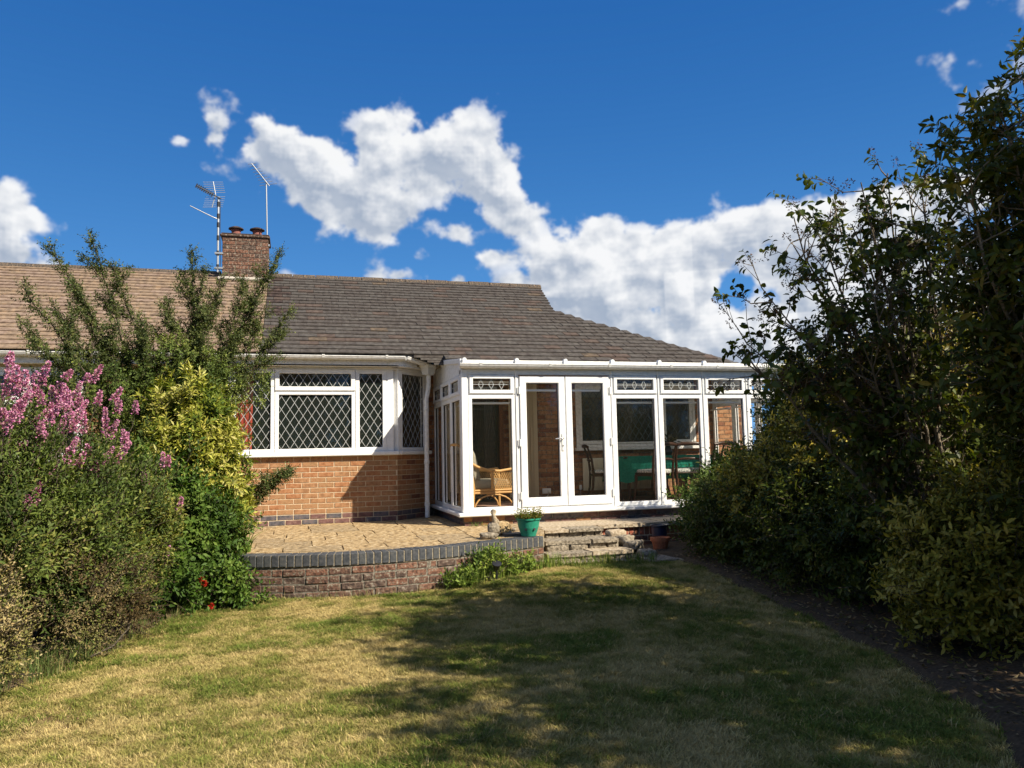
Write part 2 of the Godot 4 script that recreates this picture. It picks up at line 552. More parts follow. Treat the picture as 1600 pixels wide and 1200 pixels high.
	# plastic, paint, metal
	mat("upvc", [[0.2, L(0.74, 0.745, 0.74)], [0.6, L(0.80, 0.805, 0.80)], [0.9, L(0.83, 0.83, 0.825)]], 1.1, 0.28, 0.02)
	mat("upvc_old", [[0.2, L(0.62, 0.61, 0.57)], [0.5, L(0.74, 0.735, 0.71)], [0.8, L(0.79, 0.785, 0.77)]], 0.8, 0.38, 0.02)
	mat("soffit_paint", [[0.3, L(0.62, 0.60, 0.55)], [0.7, L(0.70, 0.68, 0.63)]], 0.8, 0.6, 0.02)
	plain("gasket", L(0.03, 0.03, 0.032), 0.6)
	plain("cream_fabric", L(0.62, 0.56, 0.41), 0.85)
	M.cream_fabric.backlight_enabled = true
	M.cream_fabric.backlight = L(0.7, 0.62, 0.45).linear_to_srgb()
	plain("radiator_paint", L(0.66, 0.62, 0.48), 0.4)
	plain("white_gloss", L(0.78, 0.78, 0.75), 0.35)
	plain("chrome", L(0.62, 0.62, 0.62), 0.22)
	M.chrome.metallic = 0.9
	plain("galvanised", L(0.42, 0.44, 0.46), 0.45)
	M.galvanised.metallic = 0.7
	plain("black_plastic", L(0.018, 0.018, 0.02), 0.45)
	plain("navy_glaze", L(0.012, 0.02, 0.05), 0.3)
	mat("green_plastic", [[0.3, L(0.025, 0.23, 0.15)], [0.7, L(0.035, 0.29, 0.195)]], 0.4, 0.42, 0.02, 0.0, false)
	plain("lead_strip", L(0.40, 0.41, 0.41), 0.55)
	mat("thatch", [[0.25, L(0.10, 0.06, 0.03)], [0.5, L(0.19, 0.12, 0.06)], [0.75, L(0.34, 0.24, 0.12)]], 0.5, 1.0, 0.05, 1.0, true, 5)
	mat("mortar_cap", [[0.25, L(0.20, 0.17, 0.125)], [0.7, L(0.36, 0.31, 0.23)]], 0.5, 0.95, 0.04, 0.3)
	plain("bevel_strip", L(0.42, 0.44, 0.44), 0.3)
	# glass
	for g in [["glass", 0.03, 0.02], ["bay_glass", 0.14, 0.02]]:
		var m := StandardMaterial3D.new()
		m.resource_name = g[0]
		m.transparency = BaseMaterial3D.TRANSPARENCY_ALPHA
		m.albedo_color = Color(0.35, 0.4, 0.38, g[1])
		m.roughness = g[2]
		m.metallic_specular = 0.6
		M[g[0]] = m
	plain("polycarbonate", L(0.86, 0.85, 0.80), 0.4)
	M.polycarbonate.backlight_enabled = true
	M.polycarbonate.backlight = L(1.0, 0.98, 0.92).linear_to_srgb()
	plain("old_lead", L(0.10, 0.105, 0.105), 0.6)
	# inside
	mat("carpet", [[0.3, L(0.30, 0.17, 0.12)], [0.7, L(0.40, 0.25, 0.18)]], 0.3, 1.0, 0.06, 0.4)
	mat("room_wall", [[0.3, L(0.26, 0.23, 0.18)], [0.7, L(0.30, 0.27, 0.21)]], 1.0, 0.9)
	mat("dark_wood", [[0.25, L(0.022, 0.010, 0.006)], [0.6, L(0.045, 0.020, 0.012)], [0.85, L(0.075, 0.035, 0.02)]], 0.35, 0.3, 0.02, 0.0, false)
	mat("brown_wood", [[0.25, L(0.11, 0.045, 0.015)], [0.6, L(0.19, 0.08, 0.028)], [0.85, L(0.24, 0.11, 0.04)]], 0.35, 0.45, 0.02)
	mat("rattan", [[0.25, L(0.42, 0.22, 0.07)], [0.55, L(0.56, 0.33, 0.12)], [0.85, L(0.66, 0.44, 0.2)]], 0.12, 0.45, 0.03, 0.0, false)
	mat("cushion_print", [[0.2, L(0.10, 0.05, 0.05)], [0.42, L(0.30, 0.27, 0.2)], [0.5, L(0.55, 0.5, 0.4)], [0.62, L(0.16, 0.2, 0.14)], [0.8, L(0.5, 0.42, 0.34)]], 0.16, 0.9, 0.035, 0.0, false)
	mat("green_cloth", [[0.3, L(0.006, 0.13, 0.085)], [0.7, L(0.012, 0.18, 0.12)]], 0.5, 0.9, 0.02)
	mat("seat_stripe", [[0.40, L(0.62, 0.6, 0.55)], [0.46, L(0.05, 0.09, 0.085)], [0.56, L(0.07, 0.11, 0.1)], [0.62, L(0.6, 0.58, 0.53)]], 0.35, 0.85, 0.02, 0.0, false)
	mat("red_curtain", [[0.3, L(0.34, 0.04, 0.02)], [0.7, L(0.45, 0.07, 0.035)]], 0.3, 0.9)
	mat("dark_curtain", [[0.25, L(0.018, 0.014, 0.011)], [0.55, L(0.05, 0.032, 0.018)], [0.8, L(0.09, 0.055, 0.028)]], 0.5, 0.9, 0.02)
	# soil and plants
	mat("soil", [[0.25, L(0.05, 0.034, 0.02)], [0.5, L(0.075, 0.051, 0.03)], [0.72, L(0.10, 0.07, 0.042)], [0.86, L(0.15, 0.11, 0.068)]], 1.0, 1.0, 0.06, 0.15, true, 5)
	mat("turf", [[0.2, L(0.12, 0.10, 0.026)], [0.42, L(0.18, 0.15, 0.043)], [0.58, L(0.28, 0.215, 0.07)], [0.8, L(0.36, 0.28, 0.10)]], 2.3, 1.0, 0.012, 0.6, true, 5)
	mat("bark", [[0.25, L(0.055, 0.042, 0.03)], [0.6, L(0.12, 0.095, 0.07)], [0.85, L(0.20, 0.165, 0.125)]], 0.25, 0.95, 0.03, 0.8)
	mat("pale_bark", [[0.25, L(0.12, 0.095, 0.07)], [0.6, L(0.22, 0.185, 0.14)], [0.85, L(0.30, 0.26, 0.20)]], 0.25, 0.95, 0.03, 0.8)
	leaf_mat("leaf_matte", 0.6, L(0.55, 0.6, 0.22), 0.35)
	leaf_mat("leaf_gloss", 0.45, L(0.6, 0.6, 0.16), 0.3)
	leaf_mat("petal", 0.8, L(0.35, 0.2, 0.3), 0.2)
	leaf_mat("blade", 0.75, L(0.3, 0.3, 0.12), 0.25)
	leaf_mat("dry_leaf", 0.85, L(0.2, 0.17, 0.1), 0.2)


# ---------------------------------------------------------------- ground
func edge_left(z: float) -> float:      # where the left border ends and the lawn begins
	var t := [[-2.0, -2.6], [-4.0, -2.05], [-5.2, -1.75], [-6.0, -1.42], [-6.8, -1.2], [-7.7, -0.9], [-8.4, -0.85], [-12.0, -0.8]]
	return along(t, z)


func edge_right(z: float) -> float:     # where the lawn ends and the bare soil of the right border begins
	var t := [[2.0, 2.6], [-1.0, 2.75], [-2.6, 2.95], [-3.2, 3.3], [-4.0, 3.62], [-4.6, 3.8], [-5.6, 4.0], [-6.6, 4.15], [-7.7, 4.22], [-8.3, 4.2], [-12.0, 4.2]]
	return along(t, z)


func along(t: Array, z: float) -> float:
	if z >= t[0][0]: return t[0][1]
	for i in t.size() - 1:
		if z >= t[i + 1][0]:
			return lerpf(t[i][1], t[i + 1][1], (t[i][0] - z) / (t[i][0] - t[i + 1][0]))
	return t[-1][1]


func sheet(xs: Array, zs: Array, height: Callable) -> MB:
	var m := MB.new()
	var w := xs.size()
	for z in zs:
		for x in xs:
			var h: float = height.call(x, z)
			m.v.push_back(V(x, h, z))
			var a: float = height.call(x + 0.05, z) - h
			var b: float = height.call(x, z + 0.05) - h
			m.n.push_back(V(-a, 0.05, -b).normalized())
			m.c.push_back(Color.WHITE)
	for j in zs.size() - 1:
		for i in w - 1:
			var k := j * w + i
			for q in [k, k + w + 1, k + w, k, k + 1, k + w + 1]:
				m.ix.push_back(q)
	# make the faces look up
	if (m.v[m.ix[1]] - m.v[m.ix[0]]).cross(m.v[m.ix[2]] - m.v[m.ix[0]]).y > 0.0:
		for i in range(0, m.ix.size(), 3):
			var s := m.ix[i + 1]
			m.ix[i + 1] = m.ix[i + 2]
			m.ix[i + 2] = s
	return m


func steps_list(lo: float, hi: float, step: float, far: float) -> Array:
	var a := []
	for k in [far, far * 0.4, far * 0.15, far * 0.06]:
		if lo - k < lo - step: a.push_back(lo - k)
	var x := lo
	while x < hi:
		a.push_back(x)
		x += step
	for k in [far * 0.06, far * 0.15, far * 0.4, far]:
		a.push_back(hi + k)
	return a


func lawn() -> void:
	var m := sheet(steps_list(-6, 8, 0.12, 160), steps_list(-10, 3, 0.12, 160), ground)
	tag(part(m, "lawn", M.turf), "", "", "", "structure")
	# worn patches of dead thatch
	for q in [[V(-1.0, 0, -6.75), 0.5, 0.14], [V(-1.3, 0, -4.75), 0.5, 0.26], [V(0.62, 0, -6.05), 0.2, 0.05]]:
		var b := MB.new()
		var c: Vector3 = q[0]
		var prev := Vector3.ZERO
		for i in 41:
			var g := TAU * (i % 40) / 40.0
			var k := 1.0 + 0.28 * sin(g * 3.0 + c.z) + 0.16 * sin(g * 7.0 + c.x * 5.0) + 0.10 * sin(g * 13.0)
			var x: float = c.x + cos(g) * q[1] * k
			var z: float = c.z + sin(g) * q[2] * k
			var p := V(x, ground(x, z) + 0.004, z)
			if i: b.tri(V(c.x, ground(c.x, c.z) + 0.006, c.z), prev, p, Vector3.UP)
			prev = p
		tag(part(b, "worn_ground", M.thatch), "", "", "", "structure")
	# beds: bare soil, a hand above the turf, with a ragged edge
	var nz := FastNoiseLite.new()
	nz.seed = 4
	nz.frequency = 0.9
	for side in [-1, 1]:
		var b := MB.new()
		var rows := []
		var z := -9.3
		while z < 2.5:
			var x0 := edge_right(z) + nz.get_noise_2d(z * 2.0, 3.0) * 0.09 if side > 0 else edge_left(z) + nz.get_noise_2d(z * 2.0, 9.0) * 0.09
			var row := []
			for k in 14:
				var x: float = x0 + side * pow(k / 13.0, 1.6) * 4.0
				var up := 0.0 if k == 0 else 0.025 + 0.05 * minf(1.0, k / 5.0) + nz.get_noise_2d(x * 5.0, z * 5.0) * 0.025
				row.push_back(V(x, ground(x, z) + (0.003 if k == 0 else 0.006 + maxf(0.0, up)), z))
			rows.push_back(row)
			z += 0.1
		for i in rows.size() - 1:
			for k in 13:
				var p := [rows[i][k], rows[i][k + 1], rows[i + 1][k + 1], rows[i + 1][k]]
				var nn: Vector3 = (p[1] - p[0]).cross(p[3] - p[0]).normalized()
				if nn.y < 0: nn = -nn
				b.squad(p, [nn, nn, nn, nn])
		tag(part(b, "soil_bed" if side > 0 else "shrub_bed", M.soil), "", "", "", "structure")


# ---------------------------------------------------------------- masonry
var brick_cache := {}

func brick_mesh(l: float, h: float, d: float, e := 0.004) -> ArrayMesh:
	var key := "%.3f %.3f %.3f" % [l, h, d]
	if not brick_cache.has(key):
		var m := MB.new()
		m.box(Transform3D.IDENTITY, Vector3(l, h, d), e)
		brick_cache[key] = m.mesh()
	return brick_cache[key]


# stretcher bond on the plane through o along u, outward normal n.
# holes: rectangles [x0, x1, y0, y1]; own(x, y) says whether a brick is a part of its own; the rest go into "rest"
func brickwork(parent: Node3D, o: Vector3, u: Vector3, n: Vector3, len_: float, courses: int, mats: Array, own: Callable, holes := [], hgt := 0.0745, bl := 0.226, first := 0) -> void:
	var rest := {}
	var basis := Basis(u, Vector3.UP, n)
	for k in courses:
		var y := (k + 0.5) * hgt
		var x := -bl * 0.5 * ((k + first) % 2)
		while x < len_ - 0.01:
			var spans := [[maxf(x, 0.0), minf(x + bl, len_)]]
			for hole in holes:
				if y > hole[2] and y < hole[3]:
					var cut := []
					for s in spans:
						if s[1] <= hole[0] or s[0] >= hole[1]: cut.push_back(s)
						else:
							if s[0] < hole[0]: cut.push_back([s[0], hole[0]])
							if s[1] > hole[1]: cut.push_back([hole[1], s[1]])
					spans = cut
			for s in spans:
				var l: float = s[1] - s[0] - 0.010
				if l < 0.02: continue
				l = snappedf(l, 0.005)
				var at = o + u * ((s[0] + s[1]) * 0.5) + Vector3.UP * y + n * (-0.030 + rng.randf_range(-0.0015, 0.0015))
				var t := Transform3D(basis, at)
				var ma: Material = mats[rng.randi() % mats.size()]
				if own.call((s[0] + s[1]) * 0.5, y):
					var b := put(brick_mesh(l, hgt - 0.010, 0.06), "brick", ma, parent)
					b.transform = t
				else:
					if not rest.has(ma): rest[ma] = MB.new()
					rest[ma].box(t, Vector3(l, hgt - 0.010, 0.06))
			x += bl
	for ma in rest:
		tag(part(rest[ma], "brickwork", ma, parent), "", "", "", "stuff")


# a box in the frame of a wall: u along, n out
func wbox(parent: Node3D, called: String, ma: Material, o: Vector3, u: Vector3, n: Vector3, x0: float, x1: float, y0: float, y1: float, d0: float, d1: float, e := 0.0) -> MeshInstance3D:
	var m := MB.new()
	m.box(Transform3D(Basis(u, Vector3.UP, n), o + u * ((x0 + x1) * 0.5) + Vector3.UP * ((y0 + y1) * 0.5) + n * ((d0 + d1) * 0.5)), Vector3(x1 - x0, y1 - y0, d1 - d0), e)
	return part(m, called, ma, parent)


# a rectangular frame with mitred look: four bars joined in one mesh
func frame(parent: Node3D, called: String, ma: Material, o: Vector3, u: Vector3, n: Vector3, x0: float, x1: float, y0: float, y1: float, w: float, d0: float, d1: float, wb := -1.0, e := 0.006) -> MeshInstance3D:
	if wb < 0.0: wb = w
	var outer := [Vector2(x0, y0), Vector2(x1, y0), Vector2(x1, y1), Vector2(x0, y1)]
	var inner := [Vector2(x0 + w, y0 + wb), Vector2(x1 - w, y0 + wb), Vector2(x1 - w, y1 - w), Vector2(x0 + w, y1 - w)]
	var m := MB.new()
	var P := func(p: Vector2, d: float) -> Vector3: return o + u * p.x + Vector3.UP * p.y + n * d
	for i in 4:
		var j := (i + 1) % 4
		var a: Vector2 = outer[i]
		var b: Vector2 = outer[j]
		var c: Vector2 = inner[j]
		var d: Vector2 = inner[i]
		var dir := (b - a).normalized()
		var q := Vector2(-dir.y, dir.x)      # inwards
		var qv := u * q.x + Vector3.UP * q.y
		var ca := a + (d - a).normalized() * e * 1.4
		var cb := b + (c - b).normalized() * e * 1.4
		var cc := c + (b - c).normalized() * e * 1.4
		var cd := d + (a - d).normalized() * e * 1.4
		m.quad(P.call(ca, d1), P.call(cb, d1), P.call(cc, d1), P.call(cd, d1), n)
		m.quad(P.call(a, d1 - e), P.call(b, d1 - e), P.call(cb, d1), P.call(ca, d1), (n - qv).normalized())
		m.quad(P.call(c, d1 - e), P.call(d, d1 - e), P.call(cd, d1), P.call(cc, d1), (n + qv).normalized())
		m.quad(P.call(a, d0), P.call(b, d0), P.call(c, d0), P.call(d, d0), -n)
		m.quad(P.call(a, d0), P.call(b, d0), P.call(b, d1 - e), P.call(a, d1 - e), -qv)
		m.quad(P.call(c, d0), P.call(d, d0), P.call(d, d1 - e), P.call(c, d1 - e), qv)
	return part(m, called, ma, parent)


func pane(parent: Node3D, ma: Material, o: Vector3, u: Vector3, n: Vector3, x0: float, x1: float, y0: float, y1: float, d: float) -> MeshInstance3D:
	var m := MB.new()
	m.quad(o + u * x0 + V(0, y0, 0) + n * d, o + u * x1 + V(0, y0, 0) + n * d, o + u * x1 + V(0, y1, 0) + n * d, o + u * x0 + V(0, y1, 0) + n * d, n)
	return part(m, "pane", ma, parent)


# diamond leads over a pane
func lattice(parent: Node3D, o: Vector3, u: Vector3, n: Vector3, x0: float, x1: float, y0: float, y1: float, d: float, dx := 0.121, dy := 0.19, phase := 0.0, ma: Material = null) -> void:
	var rect := PackedVector2Array([Vector2(x0, y0), Vector2(x1, y0), Vector2(x1, y1), Vector2(x0, y1)])
	var m := MB.new()
	var k := dy / dx
	var tall := (y1 - y0) / k
	for s in [-1.0, 1.0]:
		var x := x0 - tall - dx + phase
		while x < x1 + tall + dx:
			var a := Vector2(x, y0 - 0.001)
			var b := Vector2(x + s * tall, y1 + 0.001)
			for seg in Geometry2D.intersect_polyline_with_polygon(PackedVector2Array([a, b]), rect):
				if seg.size() > 1 and seg[0].distance_to(seg[-1]) > 0.02:
					var p: Vector3 = o + u * seg[0].x + V(0, seg[0].y, 0) + n * (d + 0.001 * s)
					var q: Vector3 = o + u * seg[-1].x + V(0, seg[-1].y, 0) + n * (d + 0.001 * s)
					m.bar(p, q, 0.0065, 0.004, n)
			x += dx
	if m.v.size():
		tag(part(m, "lead_lattice", ma if ma else M.lead_strip, parent), "", "", "", "stuff")


# ---------------------------------------------------------------- roof
const PITCH := 0.551

func roof_y(z: float) -> float:
	return 2.885 + PITCH * (-11.35 - z)


func hip_x(z: float) -> float:
	if z < -13.36: return lerpf(4.62, 4.80, (-13.36 - z) / 1.39)
	return lerpf(4.62, 7.08, (z + 13.36) / (13.36 - 11.08))


# courses of flat tiles; the nearest 295 are parts, the others one part
func tiles(parent: Node3D, x0: float, x1: float, choose: Callable, eave: Callable) -> void:
	var a := atan(PITCH)
	var gz := 0.163 * cos(a)
	var count := 0
	var rest := {}
	var slope := Basis(Vector3.RIGHT, a - deg_to_rad(6.5))
	for k in 24:
		var ze := -11.30 - k * gz
		var x := x0 - 0.135 * (k % 2) - rng.randf_range(0.0, 0.04)
		while x < x1:
			var lo := maxf(x, x0)
			var hi: float = minf(x + 0.27, minf(x1, hip_x(ze - 0.07) + 0.02))
			var w := hi - lo - 0.005
			if w > 0.05:
				var zt := ze - 0.09
				var at := V((lo + hi) * 0.5, roof_y(zt) + 0.014 + rng.randf_range(0, 0.003), zt + rng.randf_range(-0.004, 0.004))
				var t := Transform3D(slope * Basis(Vector3.UP, rng.randf_range(-0.008, 0.008)), at)
				var ma: Material = choose.call(at.x, k)
				if count < 295 and lo > -5.4:
					count += 1
					var b := put(brick_mesh(snappedf(w, 0.01), 0.021, 0.225, 0.003), "roof_tile", ma, parent)
					b.transform = t
				else:
					if not rest.has(ma): rest[ma] = MB.new()
					rest[ma].box(t, Vector3(w, 0.021, 0.225))
			x += 0.27
	# an extra course or two where the eave comes lower, over the conservatory
	var low: float = eave.call(x1)
	if low > -11.2:
		for k in 2:
			var ze := -11.30 + (k + 1) * gz
			if ze > low + 0.12: break
			var x := 2.16 + 0.135 * (k % 2)
			while x < 7.2:
				var hi: float = minf(x + 0.27, hip_x(minf(ze - 0.07, -11.08)) + 0.02)
				if hi - x > 0.05:
					var zt := ze - 0.09
					var t := Transform3D(slope, V((x + hi) * 0.5, roof_y(zt) + 0.014, zt))
					var ma: Material = choose.call(x, -1)
					var b := put(brick_mesh(snappedf(hi - x - 0.005, 0.01), 0.021, 0.225, 0.003), "roof_tile", ma, parent)
					b.transform = t
				x += 0.27
	for ma in rest:
		tag(part(rest[ma], "roof_tiling", ma, parent), "", "", "", "stuff")


func ridge(parent: Node3D, x0: float, x1: float) -> void:
	var x := x0
	while x < x1 - 0.1:
		var l := minf(0.42, x1 - x)
		var m := MB.new()
		for k in 8:
			var a0 := PI * k / 8.0
			var a1 := PI * (k + 1) / 8.0
			var p := []
			var q := []
			for w in [[x + 0.006, a0], [x + l - 0.006, a0], [x + l - 0.006, a1], [x + 0.006, a1]]:
				var o := V(0, sin(w[1]), cos(w[1]))
				p.push_back(V(w[0], 4.70, -14.75) + o * 0.115)
				q.push_back(o)
			m.squad(p, q)
			for e in [x + 0.006, x + l - 0.006]:
				m.tri(V(e, 4.70, -14.75), V(e, 4.70 + sin(a0) * 0.115, -14.75 + cos(a0) * 0.115), V(e, 4.70 + sin(a1) * 0.115, -14.75 + cos(a1) * 0.115), V(1 if e > x + 0.2 else -1, 0, 0))
		var o2 := part(m, "ridge_tile", M.ridge_mortar, parent)
		o2.rotation.x = 0.0
		o2.position.y = rng.randf_range(-0.006, 0.006)
		x += l


func roof_deck(parent: Node3D, x0: float, x1: float, low: float, hip: bool) -> void:
	var m := MB.new()
	var nn := V(0, 1, PITCH).normalized()
	var pts := []
	if hip:
		pts = [V(x0, 0, low), V(hip_x(-11.08), 0, low), V(hip_x(-13.36), 0, -13.36), V(4.78, 0, -14.75), V(x0, 0, -14.75)]
	else:
		pts = [V(x0, 0, low), V(x1, 0, low), V(x1, 0, -14.75), V(x0, 0, -14.75)]
	for i in pts.size(): pts[i].y = roof_y(pts[i].z) - 0.012
	for i in range(1, pts.size() - 1):
		m.tri(pts[0], pts[i], pts[i + 1], nn)
	# rear slope, and the end that falls away to the right
	var back := -18.2
	if hip:
		var kink := V(4.62, roof_y(-13.36) - 0.012, -13.36)
		var top := V(4.78, roof_y(-14.75) - 0.012, -14.75)
		m.tri(kink, V(7.08, roof_y(-11.08) - 0.012, -11.08), V(7.8, 2.76, -14.75), V(0.4, 0.9, 0))
		m.tri(kink, V(7.8, 2.76, -14.75), V(4.62, 3.2, -14.75), V(0.4, 0.9, 0))
		m.quad(kink, top, V(4.78, 3.0, -14.75), V(4.62, 3.0, -13.36), Vector3.RIGHT)
		m.quad(V(x0, top.y, -14.75), top, V(4.78, 2.8, back), V(x0, 2.8, back), V(0, 0.87, -0.5))
		m.tri(top, V(4.78, 2.8, back), V(4.78, 2.8, -14.75), Vector3.RIGHT)
		m.quad(V(4.7, 2.9, back), V(8.1, 2.7, back), V(8.1, 2.7, -13.0), V(4.7, 3.0, -13.4), Vector3.UP)
	else:
		m.quad(V(x0, roof_y(-14.75) - 0.012, -14.75), V(x1, roof_y(-14.75) - 0.012, -14.75), V(x1, 2.8, back), V(x0, 2.8, back), V(0, 0.87, -0.5))
	part(m, "roof_underlay", M.lead_dark, parent)


func gutter(parent: Node3D, a: Vector3, b: Vector3, r := 0.055, joints := []) -> void:
	var dir := (b - a).normalized()
	var out_ := Vector3.UP.cross(dir).normalized()
	if out_.z < 0: out_ = -out_
	var m := MB.new()
	for side in [[r, 1.0], [r - 0.006, -1.0]]:
		for k in 8:
			var p := []
			var q := []
			for w in [[a, k], [b, k], [b, k + 1], [a, k + 1]]:
				var g: float = PI + PI * w[1] / 8.0
				var o: Vector3 = out_ * cos(g) + Vector3.UP * sin(g)
				p.push_back(w[0] + o * side[0])
				q.push_back(o * side[1])
			m.squad(p, q)
	for s in [-1.0, 1.0]:
		m.quad(a + out_ * s * r, b + out_ * s * r, b + out_ * s * (r - 0.006), a + out_ * s * (r - 0.006), Vector3.UP)
		m.bar(a + out_ * s * r, b + out_ * s * r, 0.012, 0.014, Vector3.UP, 0.003)
	for e in [[a, -dir], [b, dir]]:
		for k in 8:
			var g0 := PI + PI * k / 8.0
			var g1 := PI + PI * (k + 1) / 8.0
			m.tri(e[0], e[0] + (out_ * cos(g0) + Vector3.UP * sin(g0)) * r, e[0] + (out_ * cos(g1) + Vector3.UP * sin(g1)) * r, e[1])
	var g := part(m, "gutter", M.upvc_old, parent)
	for t in joints:
		var j := MB.new()
		var mid: Vector3 = a.lerp(b, t)
		for k in 8:
			var p := []
			var q := []
			for w in [[-0.02, k], [0.02, k], [0.02, k + 1], [-0.02, k + 1]]:
				var ang: float = PI + PI * w[1] / 8.0
				var o: Vector3 = out_ * cos(ang) + Vector3.UP * sin(ang)
				p.push_back(mid + dir * w[0] + o * (r + 0.006))
				q.push_back(o)
			j.squad(p, q)
		j.bar(mid - dir * 0.02 + out_ * (r + 0.003) + V(0, 0.008, 0), mid + dir * 0.02 + out_ * (r + 0.003) + V(0, 0.008, 0), 0.016, 0.02, Vector3.UP, 0.003)
		part(j, "gutter_joint", M.upvc_old, g)


func house() -> void:
	var h := thing("bungalow", V(0, 0, 0), "brick bungalow with dark brown tiled roof and leaded bay window", "house")
	# front wall under the bay window
	var bay := MB.new()
	bay.bb(V(-0.9, 0.0, ZB - 0.28), V(1.485, 1.395, ZB - 0.006))
	var front := part(bay, "front_wall", M.mortar_pale, h)
	var warm := [M.brick_tan, M.brick_tan, M.brick_orange, M.brick_buff, M.brick_buff, M.brick_orange]
	var blue := [M.brick_blue, M.brick_blue, M.brick_plum]
	var yes := func(_x, _y): return true
	brickwork(front, V(-0.9, PATIO - 0.006, ZB), Vector3.RIGHT, Vector3.BACK, 2.39, 2, blue, yes, [], 0.0745, 0.226, 1)
	brickwork(front, V(-0.9, PATIO + 0.143, ZB), Vector3.RIGHT, Vector3.BACK, 2.39, 11, warm, yes)
	# splayed side of the bay
	var u := V(1, 0, -1).normalized()
	var n := V(1, 0, 1).normalized()
	var so := V(1.49, 0, ZB)
	var side := MB.new()
	side.box(Transform3D(Basis(u, Vector3.UP, n), so + u * 0.40 + V(0, 0.70, 0) - n * 0.142), Vector3(0.80, 1.39, 0.27))
	var sw := part(side, "bay_side_wall", M.mortar_pale, h)
	brickwork(sw, so + V(0, PATIO - 0.006, 0), u, n, 0.78, 2, blue, yes)
	brickwork(sw, so + V(0, PATIO + 0.143, 0), u, n, 0.78, 11, warm + [M.brick_dark], yes, [], 0.0745, 0.226, 1)
	# bay window
	var o := V(0, 0, ZB + 0.02)
	var r := Vector3.RIGHT
	var b := Vector3.BACK
	var win := Node3D.new()
	win.name = "bay_window"
	h.add_child(win)
	wbox(win, "window_sill", M.upvc, o, r, b, -0.90, 1.515, 1.395, 1.455, -0.25, 0.055, 0.01)
	wbox(win, "window_sill", M.upvc, so, u, n, 0.012, 0.80, 1.397, 1.453, -0.25, 0.07, 0.01)
	wbox(win, "head_rail", M.upvc, o, r, b, -0.90, 1.50, 2.665, 2.70, -0.07, 0.0, 0.004)
	wbox(win, "head_rail", M.upvc, so, u, n, 0.0, 0.80, 2.667, 2.70, -0.07, 0.012, 0.004)
	wbox(win, "jamb", M.upvc, o, r, b, -0.90, -0.845, 1.455, 2.665, -0.07, 0.0, 0.004)
	wbox(win, "corner_post", M.upvc, o, r, b, 1.33, 1.435, 1.455, 2.665, -0.10, 0.0, 0.006)
	wbox(win, "corner_post", M.upvc, so, u, n, 0.005, 0.075, 1.453, 2.667, -0.10, 0.014, 0.006)
	leaded_sub(win, o, r, b, -0.845, -0.265, 1.455, 2.665, 0.055, 0.02)
	leaded_sub(win, o, r, b, -0.263, 0.873, 1.455, 2.345, 0.055, 0.05)
	leaded_sub(win, o, r, b, -0.263, 0.873, 2.347, 2.665, 0.062, 0.03, 0.016)
	leaded_sub(win, o, r, b, 0.875, 1.332, 1.455, 2.665, 0.06, 0.06)
	leaded_sub(win, so, u, n, 0.078, 0.72, 1.453, 2.667, 0.05, 0.03)
	wbox(win, "jamb", M.upvc, so, u, n, 0.72, 0.80, 1.453, 2.667, -0.07, 0.014, 0.004)
	# handle of the right casement
	wbox(win, "handle", M.white_gloss, o, r, b, 0.885, 0.905, 1.86, 1.98, -0.09, -0.055, 0.006)
	# eaves over the bay
	var ev := MB.new()
	ev.bb(V(-0.9, 2.702, -11.62), V(1.50, 2.72, -11.385))
	part(ev, "soffit", M.soffit_paint, h)
	wbox(h, "fascia", M.upvc_old, V(0, 0, -11.385), r, b, -0.9, 1.55, 2.70, 2.855, -0.02, 0.0, 0.003)
	var fs := V(1.555, 0, -11.385)
	wbox(h, "fascia", M.upvc_old, fs, u, n, 0.0, 0.72, 2.70, 2.865, -0.02, 0.0, 0.003)
	var sf := MB.new()
	sf.box(Transform3D(Basis(u, Vector3.UP, n), fs + u * 0.38 + V(0, 2.711, 0) - n * 0.12), Vector3(0.76, 0.018, 0.2))
	part(sf, "soffit", M.soffit_paint, h)
	gutter(h, V(-0.45, 2.835, -11.31), V(1.585, 2.835, -11.31), 0.05, [0.42, 0.865])
	gutter(h, V(1.59, 2.835, -11.315), V(1.99, 2.765, -11.62), 0.05, [])
	# hopper and downpipe in the corner
	var dp := MB.new()
	var pp := V(1.985, 0, -11.64)
	dp.tube([pp + V(0, 2.62, 0), pp + V(0, 2.44, 0), pp + V(-0.02, 2.33, 0.02), pp + V(-0.045, 2.22, 0.03), pp + V(-0.045, 0.45, 0.03)], [0.035, 0.035, 0.035, 0.034, 0.034], 12)
	var pipe := part(dp, "downpipe", M.upvc_old, h)
	var hp := MB.new()
	hp.box(Transform3D(Basis(u, Vector3.UP, n), pp + V(0, 2.745, 0)), V(0.24, 0.03, 0.17), 0.004)
	for i in 4:
		var sx := [[-1, -1], [1, -1], [1, 1], [-1, 1]]
		var p0: Array = sx[i]
		var p1: Array = sx[(i + 1) % 4]
		var f := func(s: Array, y: float, k: float) -> Vector3: return pp + u * (s[0] * 0.11 * k) + n * (s[1] * 0.075 * k) + V(0, y, 0)
		var nn: Vector3 = (u * (p0[0] + p1[0]) + n * (p0[1] + p1[1])).normalized()
		hp.quad(f.call(p0, 2.735, 1.0), f.call(p1, 2.735, 1.0), f.call(p1, 2.61, 0.72), f.call(p0, 2.61, 0.72), nn)
	hp.box(Transform3D(Basis(u, Vector3.UP, n), pp + V(0, 2.61, 0)), V(0.16, 0.012, 0.11))
	part(hp, "hopper", M.upvc_old, pipe)
	for y in [2.05, 1.25, 0.62]:
		var cl := MB.new()
		cl.tube([pp + V(-0.045, y, 0.03), pp + V(-0.045, y + 0.05, 0.03)], [0.041, 0.041], 12)
		part(cl, "pipe_clip", M.upvc_old, pipe)
